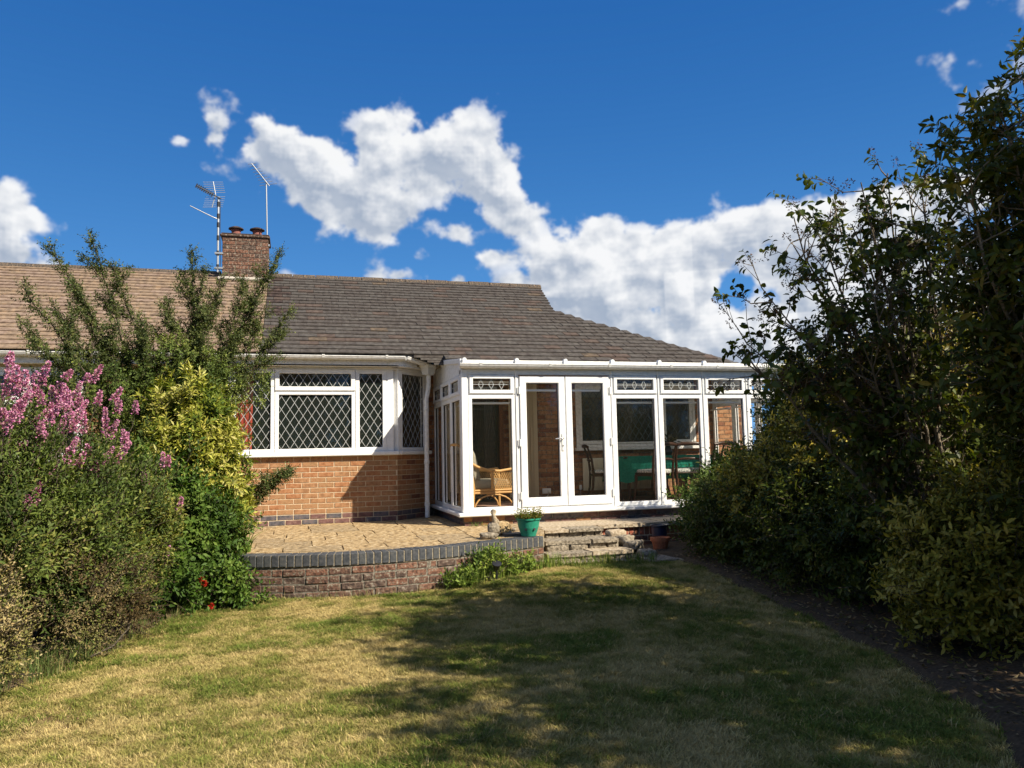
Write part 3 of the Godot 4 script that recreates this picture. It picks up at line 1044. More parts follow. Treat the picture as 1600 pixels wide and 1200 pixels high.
	# wall inside the conservatory, with a door opening and a window
	var inner := Node3D.new()
	inner.name = "garden_room_wall"
	h.add_child(inner)
	var wx0 := 2.04
	var hole := [[0.26, 1.30, 0.0, 1.98], [2.58, 4.84, 0.82, 1.98]]
	for q in [[2.04, 2.30, 0.0, 2.9], [3.34, 4.62, 0.0, 2.9], [6.88, 8.0, 0.0, 2.9], [2.30, 3.34, 2.58, 2.9], [4.62, 6.88, 2.58, 2.9], [4.62, 6.88, 0.0, 1.42], [2.30, 3.34, 0.0, 0.598]]:
		pbox(V(q[0], q[2], ZW - 0.25), V(q[1], q[3], ZW - 0.006), "masonry", M.mortar_grey, inner)
	var own := func(x, _y): return x > 1.55 and x < 2.6
	brickwork(inner, V(wx0, FLOOR, ZW), r, b, 5.9, 29, [M.brick_tan, M.brick_orange, M.brick_dark, M.brick_tan], own, hole)
	# brown door frame and the dark glazed door
	wbox(inner, "door_post", M.brown_wood, V(0, 0, ZW), r, b, 3.27, 3.338, 0.6, 2.578, -0.15, 0.012, 0.004)
	wbox(inner, "door_post", M.brown_wood, V(0, 0, ZW), r, b, 2.302, 2.37, 0.6, 2.578, -0.15, 0.012, 0.004)
	wbox(inner, "door_head", M.brown_wood, V(0, 0, ZW), r, b, 2.37, 3.27, 2.50, 2.578, -0.15, 0.01, 0.004)
	pane(inner, M.bay_glass, V(0, 0, ZW), r, b, 2.37, 3.27, 0.6, 2.5, -0.05)
	var cur := MB.new()
	for k in 24:
		var x := 2.37 + k * 0.0375
		cur.tube([V(x + 0.018, 0.62, ZW - 0.2), V(x + 0.018, 2.48, ZW - 0.2)], [0.026, 0.022], 7)
	tag(part(cur, "dark_curtain", M.dark_curtain, inner), "", "", "", "stuff")
	# old window
	var iw := Node3D.new()
	iw.name = "garden_room_window"
	h.add_child(iw)
	var io := V(0, 0, ZW)
	wbox(iw, "window_sill", M.upvc_old, io, r, b, 4.58, 7.0, 1.40, 1.45, -0.1, 0.09, 0.006)
	frame(iw, "window_frame", M.upvc_old, io, r, b, 4.62, 6.88, 1.452, 2.56, 0.05, -0.1, 0.012)
	leaded_sub(iw, io, r, b, 4.672, 5.27, 1.505, 2.508, 0.06, 0.0, 0.0, M.upvc_old)
	leaded_sub(iw, io, r, b, 5.272, 6.25, 1.505, 2.508, 0.03, 0.0, 0.0, M.upvc_old)
	leaded_sub(iw, io, r, b, 6.252, 6.828, 1.505, 2.508, 0.06, 0.0, 0.0, M.upvc_old)
	# the other walls, floor and ceiling close the rooms
	pbox(V(7.75, 0, -17.9), V(8.0, 2.9, ZW - 0.25), "end_wall", M.brick_tan, h)
	pbox(V(-0.9, 0, -18.1), V(8.0, 2.9, -17.9), "rear_wall", M.brick_tan, h)
	pbox(V(-1.0, 0, -17.9), V(-0.9, 2.9, ZB - 0.006), "party_wall", M.room_wall, h)
	pbox(V(-0.9, 0.5, -17.9), V(7.75, 0.56, ZW - 0.26), "room_floor", M.dark_wood, h)
	pbox(V(-0.9, 2.73, -17.9), V(7.75, 2.78, ZB - 0.09), "ceiling", M.room_wall, h)
	var rc := MB.new()
	for k in 7:
		rc.tube([V(-0.80 + k * 0.032, 1.5, ZB - 0.22 - 0.02 * (k % 2)), V(-0.80 + k * 0.036, 2.6, ZB - 0.22 - 0.02 * (k % 2))], [0.026, 0.02], 7)
	tag(part(rc, "red_curtain", M.red_curtain, h), "", "", "", "stuff")
	# roof
	var rf := Node3D.new()
	rf.name = "roof"
	h.add_child(rf)
	roof_deck(rf, -0.45, 7.0, -11.3, true)
	var low := MB.new()
	low.quad(V(2.14, roof_y(-11.3) - 0.014, -11.3), V(7.06, roof_y(-11.3) - 0.014, -11.3), V(7.1, roof_y(-11.06) - 0.014, -11.06), V(2.2, roof_y(-11.06) - 0.014, -11.06), V(0, 1, PITCH).normalized())
	part(low, "eave_underlay", M.lead_dark, rf)
	var soot := FastNoiseLite.new()
	soot.seed = 12
	soot.frequency = 1.1
	var choose := func(x: float, k: int) -> Material:
		var a := rng.randf()
		if x < -0.05 + soot.get_noise_2d(k * 0.16, 0.0) * 0.5 and k > 9 and rng.randf() < 0.6: return M.tile_sooty
		if k > 21 and a < 0.12: return M.tile_lichen
		if a < 0.46: return M.tile_brown
		if a < 0.87: return M.tile_grey
		if a < 0.98: return M.tile_red
		return M.tile_lichen
	tiles(rf, -0.45, 7.2, choose, func(_x): return -11.08)
	ridge(rf, -0.45, 4.84)
	# short courses that run down into the corner behind the hopper
	for k in 4:
		var fl := MB.new()
		var y0 := 2.862 - k * 0.037
		var x0 := 1.71 + k * 0.10
		fl.box(Transform3D(Basis(Vector3.RIGHT, 1.25), V((x0 + 2.16) * 0.5, y0 - 0.018, -11.295 + k * 0.006)), V(2.16 - x0, 0.014, 0.040), 0.002)
		part(fl, "corner_tile", M.tile_grey if k % 2 else M.tile_brown, rf)
	chimney(h)


func leaded_sub(parent: Node3D, o: Vector3, u: Vector3, n: Vector3, x0: float, x1: float, y0: float, y1: float, w: float, phase: float, proud := 0.0, ma: Material = null) -> void:
	# a casement whose pane and leads are its siblings' siblings: all are sub-parts of the window
	var m: Material = ma if ma else M.upvc
	frame(parent, "casement", m, o, u, n, x0 + 0.001, x1 - 0.001, y0 + 0.001, y1 - 0.001, w, -0.06, 0.006 + proud)
	frame(parent, "gasket", M.gasket, o, u, n, x0 + w - 0.004, x1 - w + 0.004, y0 + w - 0.004, y1 - w + 0.004, 0.009, -0.03, -0.010, -1.0, 0.001)
	pane(parent, M.bay_glass, o, u, n, x0 + w, x1 - w, y0 + w, y1 - w, -0.026)
	lattice(parent, o, u, n, x0 + w, x1 - w, y0 + w, y1 - w, -0.020, 0.121, 0.19, phase, M.old_lead if ma else M.lead_strip)


func chimney(h: Node3D) -> void:
	var c := Node3D.new()
	c.name = "chimney"
	h.add_child(c)
	var x0 := -1.25
	var x1 := -0.46
	var z1 := -14.42
	var z0 := -15.1
	pbox(V(x0 + 0.008, 4.2, z0 + 0.008), V(x1 - 0.008, 5.38, z1 - 0.008), "stack_core", M.mortar_grey, c)
	var mats := [M.old_brick, M.old_brick_red, M.old_brick, M.old_brick_sooty]
	var yes := func(_x, y): return y > 0.02
	brickwork(c, V(x0, 4.645, z1), Vector3.RIGHT, Vector3.BACK, x1 - x0, 10, mats, yes, [], 0.0735, 0.226)
	brickwork(c, V(x1, 4.645, z1), Vector3.FORWARD, Vector3.RIGHT, z1 - z0, 10, mats, yes, [], 0.0735, 0.226, 1)
	pbox(V(x0 - 0.03, 5.385, z0 - 0.03), V(x1 + 0.03, 5.425, z1 + 0.03), "cap_course", M.old_brick_sooty, c, 0.008)
	pbox(V(x0 - 0.015, 5.425, z0 - 0.015), V(x1 + 0.015, 5.45, z1 + 0.015), "cap_mortar", M.tile_sooty, c, 0.01)
	for x in [-1.035, -0.665]:
		var m := MB.new()
		m.lathe(Transform3D(Basis.IDENTITY, V(x, 5.44, -14.70)), [Vector2(0.0, 0.0), Vector2(0.10, 0.0), Vector2(0.085, 0.05), Vector2(0.078, 0.12), Vector2(0.09, 0.13), Vector2(0.09, 0.15), Vector2(0.0, 0.15)], 18)
		part(m, "chimney_pot", M.terracotta_sooty, c)
		var k := MB.new()
		k.lathe(Transform3D(Basis.IDENTITY, V(x, 5.60, -14.70)), [Vector2(0.0, -0.02), Vector2(0.11, -0.01), Vector2(0.135, 0.0), Vector2(0.13, 0.018), Vector2(0.07, 0.045), Vector2(0.0, 0.052)], 18)
		for a in 4:
			var g := PI / 4 + a * PI / 2
			k.bar(V(x + cos(g) * 0.075, 5.57, -14.70 + sin(g) * 0.075), V(x + cos(g) * 0.09, 5.60, -14.70 + sin(g) * 0.09), 0.012, 0.012)
		part(k, "chimney_cowl", M.tile_sooty, c)
	# mortar flaunching where the stack meets the tiles
	var f := MB.new()
	f.box(Transform3D(Basis(Vector3.RIGHT, 0.35), V((x0 + x1) * 0.5, roof_y(z1) + 0.035, z1 + 0.05)), V(x1 - x0 + 0.12, 0.045, 0.13), 0.01)
	part(f, "flashing", M.flashing, c)


func neighbour() -> void:
	var h := thing("neighbouring_house", V(0, 0, 0), "attached house with pale tan tiled roof behind the left shrubs", "house")
	var r := Vector3.RIGHT
	var b := Vector3.BACK
	# front wall with a wide window
	var wall := Node3D.new()
	wall.name = "front_wall"
	h.add_child(wall)
	for q in [[-8.0, -4.6, 0.0, 2.72], [-2.72, -1.002, 0.0, 2.72], [-4.6, -2.72, 0.0, 1.4], [-4.6, -2.72, 2.64, 2.72]]:
		pbox(V(q[0], q[2], ZB - 0.28), V(q[1], q[3], ZB - 0.006), "masonry", M.mortar_pale, wall)
	brickwork(wall, V(-7.0, PATIO, ZB), r, b, 5.99, 30, [M.brick_tan, M.brick_orange, M.brick_buff], func(_x, _y): return false, [[2.4, 4.28, 0.97, 2.21]])
	var w := Node3D.new()
	w.name = "window"
	h.add_child(w)
	var o := V(0, 0, ZB + 0.01)
	wbox(w, "window_sill", M.upvc, o, r, b, -4.65, -2.68, 1.395, 1.45, -0.2, 0.05, 0.01)
	frame(w, "window_frame", M.upvc, o, r, b, -4.6, -2.72, 1.452, 2.66, 0.06, -0.07, 0.0)
	for q in [[-4.54, -3.9, 1.512, 2.6], [-3.9, -3.42, 1.512, 2.22], [-3.9, -3.42, 2.22, 2.6], [-3.42, -2.78, 1.512, 2.6]]:
		frame(w, "casement", M.upvc, o, r, b, q[0] + 0.001, q[1] - 0.001, q[2] + 0.001, q[3] - 0.001, 0.055, -0.05, 0.008)
		pane(w, M.bay_glass, o, r, b, q[0] + 0.055, q[1] - 0.055, q[2] + 0.055, q[3] - 0.055, -0.02)
	pbox(V(-8.0, 2.702, -11.62), V(-0.902, 2.72, -11.387), "soffit", M.soffit_paint, h)
	wbox(h, "fascia", M.upvc_old, V(0, 0, -11.385), r, b, -8.0, -0.902, 2.70, 2.855, -0.02, 0.0, 0.003)
	gutter(h, V(-8.0, 2.835, -11.31), V(-0.46, 2.835, -11.31), 0.05, [0.3, 0.62, 0.8])
	pbox(V(-8.2, 0, -18.1), V(-8.0, 2.9, ZB), "end_wall", M.brick_tan, h)
	pbox(V(-8.0, 0, -18.1), V(-1.0, 2.9, -17.9), "rear_wall", M.brick_tan, h)
	pbox(V(-8.0, 0.5, -17.9), V(-1.0, 0.56, ZB - 0.28), "room_floor", M.dark_wood, h)
	pbox(V(-8.0, 2.73, -17.9), V(-1.0, 2.78, ZB - 0.09), "ceiling", M.room_wall, h)
	var rf := Node3D.new()
	rf.name = "roof"
	h.add_child(rf)
	roof_deck(rf, -8.2, -0.452, -11.3, false)
	tiles(rf, -8.2, -0.452, func(_x, _k): return M.tile_light if rng.randf() < 0.6 else M.tile_light_pink, func(_x): return -11.3)
	ridge(rf, -8.2, -1.28)


# ---------------------------------------------------------------- conservatory
func glazing(parent: Node3D, o: Vector3, u: Vector3, n: Vector3, x0: float, x1: float, bevels := true, ma: Material = null) -> void:
	var m: Material = ma if ma else M.upvc
	var g := Node3D.new()
	g.name = "window"
	parent.add_child(g, true)
	# fixed light below
	frame(g, "window_frame", m, o, u, n, x0, x1, 0.602, 2.182, 0.056, -0.06, 0.0, 0.062)
	frame(g, "gasket", M.gasket, o, u, n, x0 + 0.052, x1 - 0.052, 0.66, 2.13, 0.009, -0.04, -0.018, -1.0, 0.001)
	pane(g, M.glass, o, u, n, x0 + 0.056, x1 - 0.056, 0.664, 2.126, -0.03)
	# opening light above
	frame(g, "window_frame", m, o, u, n, x0, x1, 2.184, 2.458, 0.03, -0.06, -0.002)
	frame(g, "top_light", m, o, u, n, x0 + 0.018, x1 - 0.018, 2.196, 2.452, 0.052, -0.045, 0.016)
	frame(g, "gasket", M.gasket, o, u, n, x0 + 0.067, x1 - 0.067, 2.245, 2.403, 0.007, -0.03, -0.006, -1.0, 0.001)
	pane(g, M.glass, o, u, n, x0 + 0.07, x1 - 0.07, 2.248, 2.40, -0.02)
	wbox(g, "blind_rail", M.white_gloss, o, u, n, x0 + 0.05, x1 - 0.05, 2.06, 2.085, -0.13, -0.09, 0.004)
	if bevels:
		var b := MB.new()
		var ym := 2.324
		var xm := (x0 + x1) * 0.5
		var P := func(x: float, y: float) -> Vector3: return o + u * x + V(0, y, 0) + n * -0.016
		b.bar(P.call(x0 + 0.07, ym), P.call(x1 - 0.07, ym), 0.006, 0.004, n)
		for k in [-1, 0, 1]:
			var cx: float = xm + k * 0.145
			var q := [P.call(cx - 0.036, ym), P.call(cx, ym + 0.062), P.call(cx + 0.036, ym), P.call(cx, ym - 0.062)]
			for i in 4: b.bar(q[i], q[(i + 1) % 4], 0.007, 0.005, n)
			b.bar(P.call(cx, ym + 0.062), P.call(cx, 2.40), 0.005, 0.004, n)
			b.bar(P.call(cx, ym - 0.062), P.call(cx, 2.248), 0.005, 0.004, n)
		tag(part(b, "bevelled_leads", M.bevel_strip, g), "", "", "", "stuff")


func door_leaf(parent: Node3D, o: Vector3, x0: float, x1: float, hinge_left: bool) -> void:
	var u := Vector3.RIGHT
	var n := Vector3.BACK
	var d := frame(parent, "door", M.upvc, o, u, n, x0, x1, 0.645, 2.44, 0.098, -0.045, 0.022, 0.125, 0.009)
	frame(d, "gasket", M.gasket, o, u, n, x0 + 0.094, x1 - 0.094, 0.766, 2.346, 0.010, -0.03, -0.002, -1.0, 0.001)
	pane(d, M.glass, o, u, n, x0 + 0.098, x1 - 0.098, 0.77, 2.342, -0.015)
	wbox(d, "blind_rail", M.white_gloss, o, u, n, x0 + 0.10, x1 - 0.10, 2.235, 2.262, -0.11, -0.075, 0.004)
	for y in [0.80, 1.52, 2.24]:
		var hx := x0 - 0.008 if hinge_left else x1 + 0.008
		var m := MB.new()
		m.tube([o + V(hx, y - 0.05, 0.03), o + V(hx, y + 0.05, 0.03)], [0.011, 0.011], 10)
		m.bb(o + V(hx - 0.028, y - 0.045, 0.018), o + V(hx + 0.028, y + 0.045, 0.026), 0.003)
		part(m, "hinge", M.white_gloss, d)
	if hinge_left:
		var k := MB.new()
		var hx := x1 - 0.05
		k.bb(o + V(hx - 0.016, 1.40, 0.022), o + V(hx + 0.016, 1.64, 0.032), 0.006)
		part(k, "handle_plate", M.white_gloss, d)
		var l := MB.new()
		l.tube([o + V(hx, 1.575, 0.032), o + V(hx, 1.575, 0.065), o + V(hx - 0.03, 1.575, 0.072), o + V(hx - 0.125, 1.565, 0.07)], [0.010, 0.010, 0.011, 0.009], 10)
		part(l, "handle", M.chrome, d)
		var kh := MB.new()
		kh.tube([o + V(hx, 1.47, 0.03), o + V(hx, 1.47, 0.037)], [0.009, 0.009], 10)
		part(kh, "keyhole", M.black_plastic, d)


func conservatory() -> void:
	var c := thing("conservatory", V(0, 0, 0), "white framed conservatory with double doors built against the brick bungalow", "conservatory")
	var o := V(0, 0, ZC)
	var r := Vector3.RIGHT
	var b := Vector3.BACK
	var ol := V(CX0, 0, ZW)          # left side, facing -x
	var orr := V(CX1, 0, ZC)         # right side, facing +x
	var depth := ZC - ZW
	# dwarf wall
	var yes := func(_x, _y): return true
	var no := func(_x, _y): return false
	var dw := pbox(V(CX0 + 0.02, 0.0, ZC - 0.12), V(CX1, 0.545, ZC - 0.026), "dwarf_wall", M.mortar_grey, c)
	brickwork(dw, V(CX0 + 0.015, 0.398, ZC - 0.02), r, b, CX1 - CX0 - 0.03, 2, [M.brick_blue, M.brick_plum, M.brick_blue, M.brick_tan, M.brick_plum], yes, [], 0.0735)
	var dl := pbox(V(CX0 + 0.026, 0.0, ZW), V(CX0 + 0.12, 0.545, ZC - 0.12), "dwarf_wall", M.mortar_grey, c)
	brickwork(dl, V(CX0 + 0.02, 0.398, ZW), b, Vector3.LEFT, depth - 0.02, 2, [M.brick_blue, M.brick_plum], yes, [], 0.0735)
	pbox(V(CX1 - 0.12, 0.0, ZW), V(CX1 - 0.01, 0.545, ZC - 0.12), "dwarf_wall", M.brick_plum, c)
	# sills
	wbox(c, "sill", M.upvc, o, r, b, CX0 - 0.075, CX1 + 0.05, 0.548, 0.60, -0.10, 0.075, 0.012)
	wbox(c, "sill", M.upvc, ol, b, Vector3.LEFT, 0.0, depth - 0.102, 0.549, 0.599, -0.10, 0.07, 0.012)
	wbox(c, "sill", M.upvc, orr, Vector3.FORWARD, r, 0.102, depth, 0.549, 0.599, -0.10, 0.05, 0.012)
	# corner posts
	wbox(c, "corner_post", M.upvc, o, r, b, CX0 - 0.01, CX0 + 0.085, 0.60, 2.53, -0.085, 0.008, 0.012)
	wbox(c, "corner_post", M.upvc, o, r, b, CX1 - 0.075, CX1 + 0.01, 0.60, 2.53, -0.085, 0.008, 0.012)
	# front panels and doors
	var xs := [2.946, 4.365, 5.10, 5.83, 6.56]
	for x in xs:
		wbox(c, "mullion", M.upvc, o, r, b, x - 0.013, x + 0.013, 0.60, 2.53, -0.065, 0.012, 0.005)
	for q in [[CX0 + 0.087, 2.931], [4.38, 5.085], [5.115, 5.815], [5.845, 6.545], [6.575, CX1 - 0.077]]:
		glazing(c, o, r, b, q[0], q[1])
	wbox(c, "door_jamb", M.upvc, o, r, b, 2.961, 2.985, 0.60, 2.458, -0.06, 0.002, 0.003)
	wbox(c, "door_jamb", M.upvc, o, r, b, 4.325, 4.35, 0.60, 2.458, -0.06, 0.002, 0.003)
	wbox(c, "threshold", M.upvc, o, r, b, 2.986, 4.324, 0.60, 0.642, -0.06, 0.004, 0.004)
	door_leaf(c, o, 2.99, 3.652, true)
	door_leaf(c, o, 3.658, 4.32, false)
	# eaves beam, gutter and the edge of the roof
	wbox(c, "eaves_beam", M.upvc, o, r, b, CX0 - 0.01, CX1 + 0.01, 2.46, 2.535, -0.085, -0.001, 0.004)
	wbox(c, "eaves_cover", M.upvc_old, o, r, b, CX0 - 0.01, CX1 + 0.01, 2.536, 2.60, -0.085, 0.02, 0.006)
	gutter(c, V(CX0 - 0.045, 2.592, ZC + 0.085), V(CX1 + 0.05, 2.592, ZC + 0.085), 0.055, [0.055, 0.245, 0.415, 0.60, 0.745, 0.90])
	var bars := [CX0 + 0.03, 2.946, 3.655, 4.365, 5.10, 5.83, 6.56, CX1 - 0.03]
	var RY := func(z: float) -> float: return 2.622 + 0.105 * (ZC + 0.03 - z)
	for i in bars.size():
		var m := MB.new()
		m.bar(V(bars[i], RY.call(ZC + 0.06) + 0.012, ZC + 0.06), V(bars[i], RY.call(ZW) + 0.012, ZW), 0.05, 0.05, Vector3.UP, 0.008)
		var bar := part(m, "glazing_bar", M.upvc_old, c)
		var e := MB.new()
		e.tube([V(bars[i], RY.call(ZC) + 0.028, ZC + 0.03), V(bars[i], RY.call(ZC) + 0.028, ZC + 0.088)], [0.030, 0.028], 12)
		e.bb(V(bars[i] - 0.029, 2.602, ZC + 0.06), V(bars[i] + 0.029, 2.65, ZC + 0.087), 0.003)
		part(e, "end_cap", M.upvc, bar)
		if i < bars.size() - 1:
			var s := MB.new()
			var za := ZC + 0.05
			s.quad(V(bars[i] + 0.02, RY.call(za), za), V(bars[i + 1] - 0.02, RY.call(za), za), V(bars[i + 1] - 0.02, RY.call(ZW), ZW), V(bars[i] + 0.02, RY.call(ZW), ZW), V(0, 1, 0.1).normalized())
			part(s, "roof_sheet", M.polycarbonate, c)
			wbox(c, "sheet_closure", M.upvc_old, o, r, b, bars[i] + 0.026, bars[i + 1] - 0.026, 2.604, 2.652, 0.045, 0.062, 0.004)
	# sides
	var w3 := (depth - 0.10) / 3.0
	for k in 3:
		glazing(c, ol, b, Vector3.LEFT, 0.012 + k * w3, 0.004 + (k + 1) * w3, true)
		glazing(c, orr, Vector3.FORWARD, r, 0.096 + k * w3, 0.088 + (k + 1) * w3, true, M.upvc_old)
	for s in [[CX0, -1.0], [CX1, 1.0]]:
		var m := MB.new()
		var x: float = s[0]
		var xi: float = x - s[1] * 0.05
		var y0 := 2.46
		var a := V(x, y0, ZC - 0.09)
		var a2 := V(x, RY.call(ZC - 0.09) - 0.02, ZC - 0.09)
		var d := V(x, y0, ZW)
		var d2 := V(x, RY.call(ZW) - 0.02, ZW)
		var k := V(xi - x, 0, 0)
		m.quad(a, a2, d2, d, V(s[1], 0, 0))
		m.quad(a + k, a2 + k, d2 + k, d + k, V(-s[1], 0, 0))
		m.quad(a, d, d + k, a + k, Vector3.DOWN)
		m.quad(a2, d2, d2 + k, a2 + k, Vector3.UP)
		m.quad(a, a2, a2 + k, a + k, Vector3.BACK)
		part(m, "gable_panel", M.upvc_old, c)
		var tr := MB.new()
		tr.bar(V(x + s[1] * 0.012, RY.call(ZC + 0.03) + 0.012, ZC + 0.03), V(x + s[1] * 0.012, RY.call(ZW) + 0.012, ZW), 0.03, 0.07, Vector3.UP, 0.006)
		part(tr, "verge_trim", M.upvc, c)
	pbox(V(CX0 + 0.12, 0.3, ZW), V(CX1 - 0.12, FLOOR, ZC - 0.121), "floor", M.carpet, c)


# ---------------------------------------------------------------- patio, its wall and the steps
var rim: PackedVector2Array       # outer top edge of the curved wall, (x, z)
var rim_at: PackedFloat32Array

func make_rim() -> void:
	var k := [Vector2(-1.9, -9.1), Vector2(-1.45, -8.72), Vector2(-0.92, -8.34), Vector2(-0.40, -8.06), Vector2(0.06, -7.90), Vector2(0.52, -7.82), Vector2(0.99, -7.83), Vector2(1.47, -7.93), Vector2(2.05, -8.15), Vector2(2.74, -8.42), Vector2(3.2, -8.6)]
	rim = PackedVector2Array()
	for i in range(1, k.size() - 2):
		for j in 24:
			rim.push_back((k[i] as Vector2).cubic_interpolate(k[i + 1], k[i - 1], k[i + 2], j / 24.0))
	rim.push_back(k[-2])
	rim_at = PackedFloat32Array([0.0])
	for i in range(1, rim.size()):
		rim_at.push_back(rim_at[i - 1] + rim[i].distance_to(rim[i - 1]))


func rim_point(s: float) -> Array:    # [position, tangent]
	var i := clampi(rim_at.bsearch(s) - 1, 0, rim.size() - 2)
	var t := (s - rim_at[i]) / (rim_at[i + 1] - rim_at[i])
	return [rim[i].lerp(rim[i + 1], t), (rim[i + 1] - rim[i]).normalized()]


func rock_mesh(size: Vector3, blocky: float, amp: float, seed_: int, nu := 16, nv := 10) -> ArrayMesh:
	var f := FastNoiseLite.new()
	f.seed = seed_
	f.frequency = 1.3
	f.fractal_octaves = 4
	var m := MB.new()
	var pts := []
	for j in nv + 1:
		var b := -PI / 2 + PI * j / nv
		for i in nu + 1:
			var a := TAU * (i % nu) / nu
			var cb := signf(cos(b)) * pow(absf(cos(b)), blocky)
			var sb := signf(sin(b)) * pow(absf(sin(b)), blocky)
			var ca := signf(cos(a)) * pow(absf(cos(a)), blocky)
			var sa := signf(sin(a)) * pow(absf(sin(a)), blocky)
			var p := V(cb * ca, sb, cb * sa)
			p *= 1.0 + f.get_noise_3dv(p * 1.6) * amp * 2.0
			pts.push_back(p * size * 0.5)
	var nrm := []
	for j in nv + 1:
		for i in nu + 1:
			var l: Vector3 = pts[j * (nu + 1) + (i - 1 + nu) % nu]
			var r: Vector3 = pts[j * (nu + 1) + (i + 1) % nu]
			var d: Vector3 = pts[maxi(j - 1, 0) * (nu + 1) + i]
			var u: Vector3 = pts[mini(j + 1, nv) * (nu + 1) + i]
			var g := (u - d).cross(r - l)
			var p: Vector3 = pts[j * (nu + 1) + i]
			if g.length() < 1e-9: g = p
			if g.dot(p) < 0: g = -g
			nrm.push_back(g.normalized())
	for j in nv:
		for i in nu:
			var k := j * (nu + 1) + i
			m.squad([pts[k], pts[k + 1], pts[k + nu + 2], pts[k + nu + 1]], [nrm[k], nrm[k + 1], nrm[k + nu + 2], nrm[k + nu + 1]])
	return m.mesh()


func slab(parent: Node3D, outline: PackedVector2Array, y0: float, y1: float, ma: Material, called := "paving_slab", bevel := 0.006) -> void:
	var m := MB.new()
	m.prism(outline, y0, y1, Color.WHITE, bevel)
	part(m, called, ma, parent)


func rough_rect(x0: float, x1: float, z0: float, z1: float, jit: float) -> PackedVector2Array:
	var p := PackedVector2Array()
	var cs := [Vector2(x0, z0), Vector2(x1, z0), Vector2(x1, z1), Vector2(x0, z1)]
	for i in 4:
		var a: Vector2 = cs[i]
		var b: Vector2 = cs[(i + 1) % 4]
		var k := maxi(2, int(a.distance_to(b) / 0.16))
		for j in k:
			p.push_back(a.lerp(b, float(j) / k) + Vector2(rng.randf_range(-jit, jit), rng.randf_range(-jit, jit)))
	return p


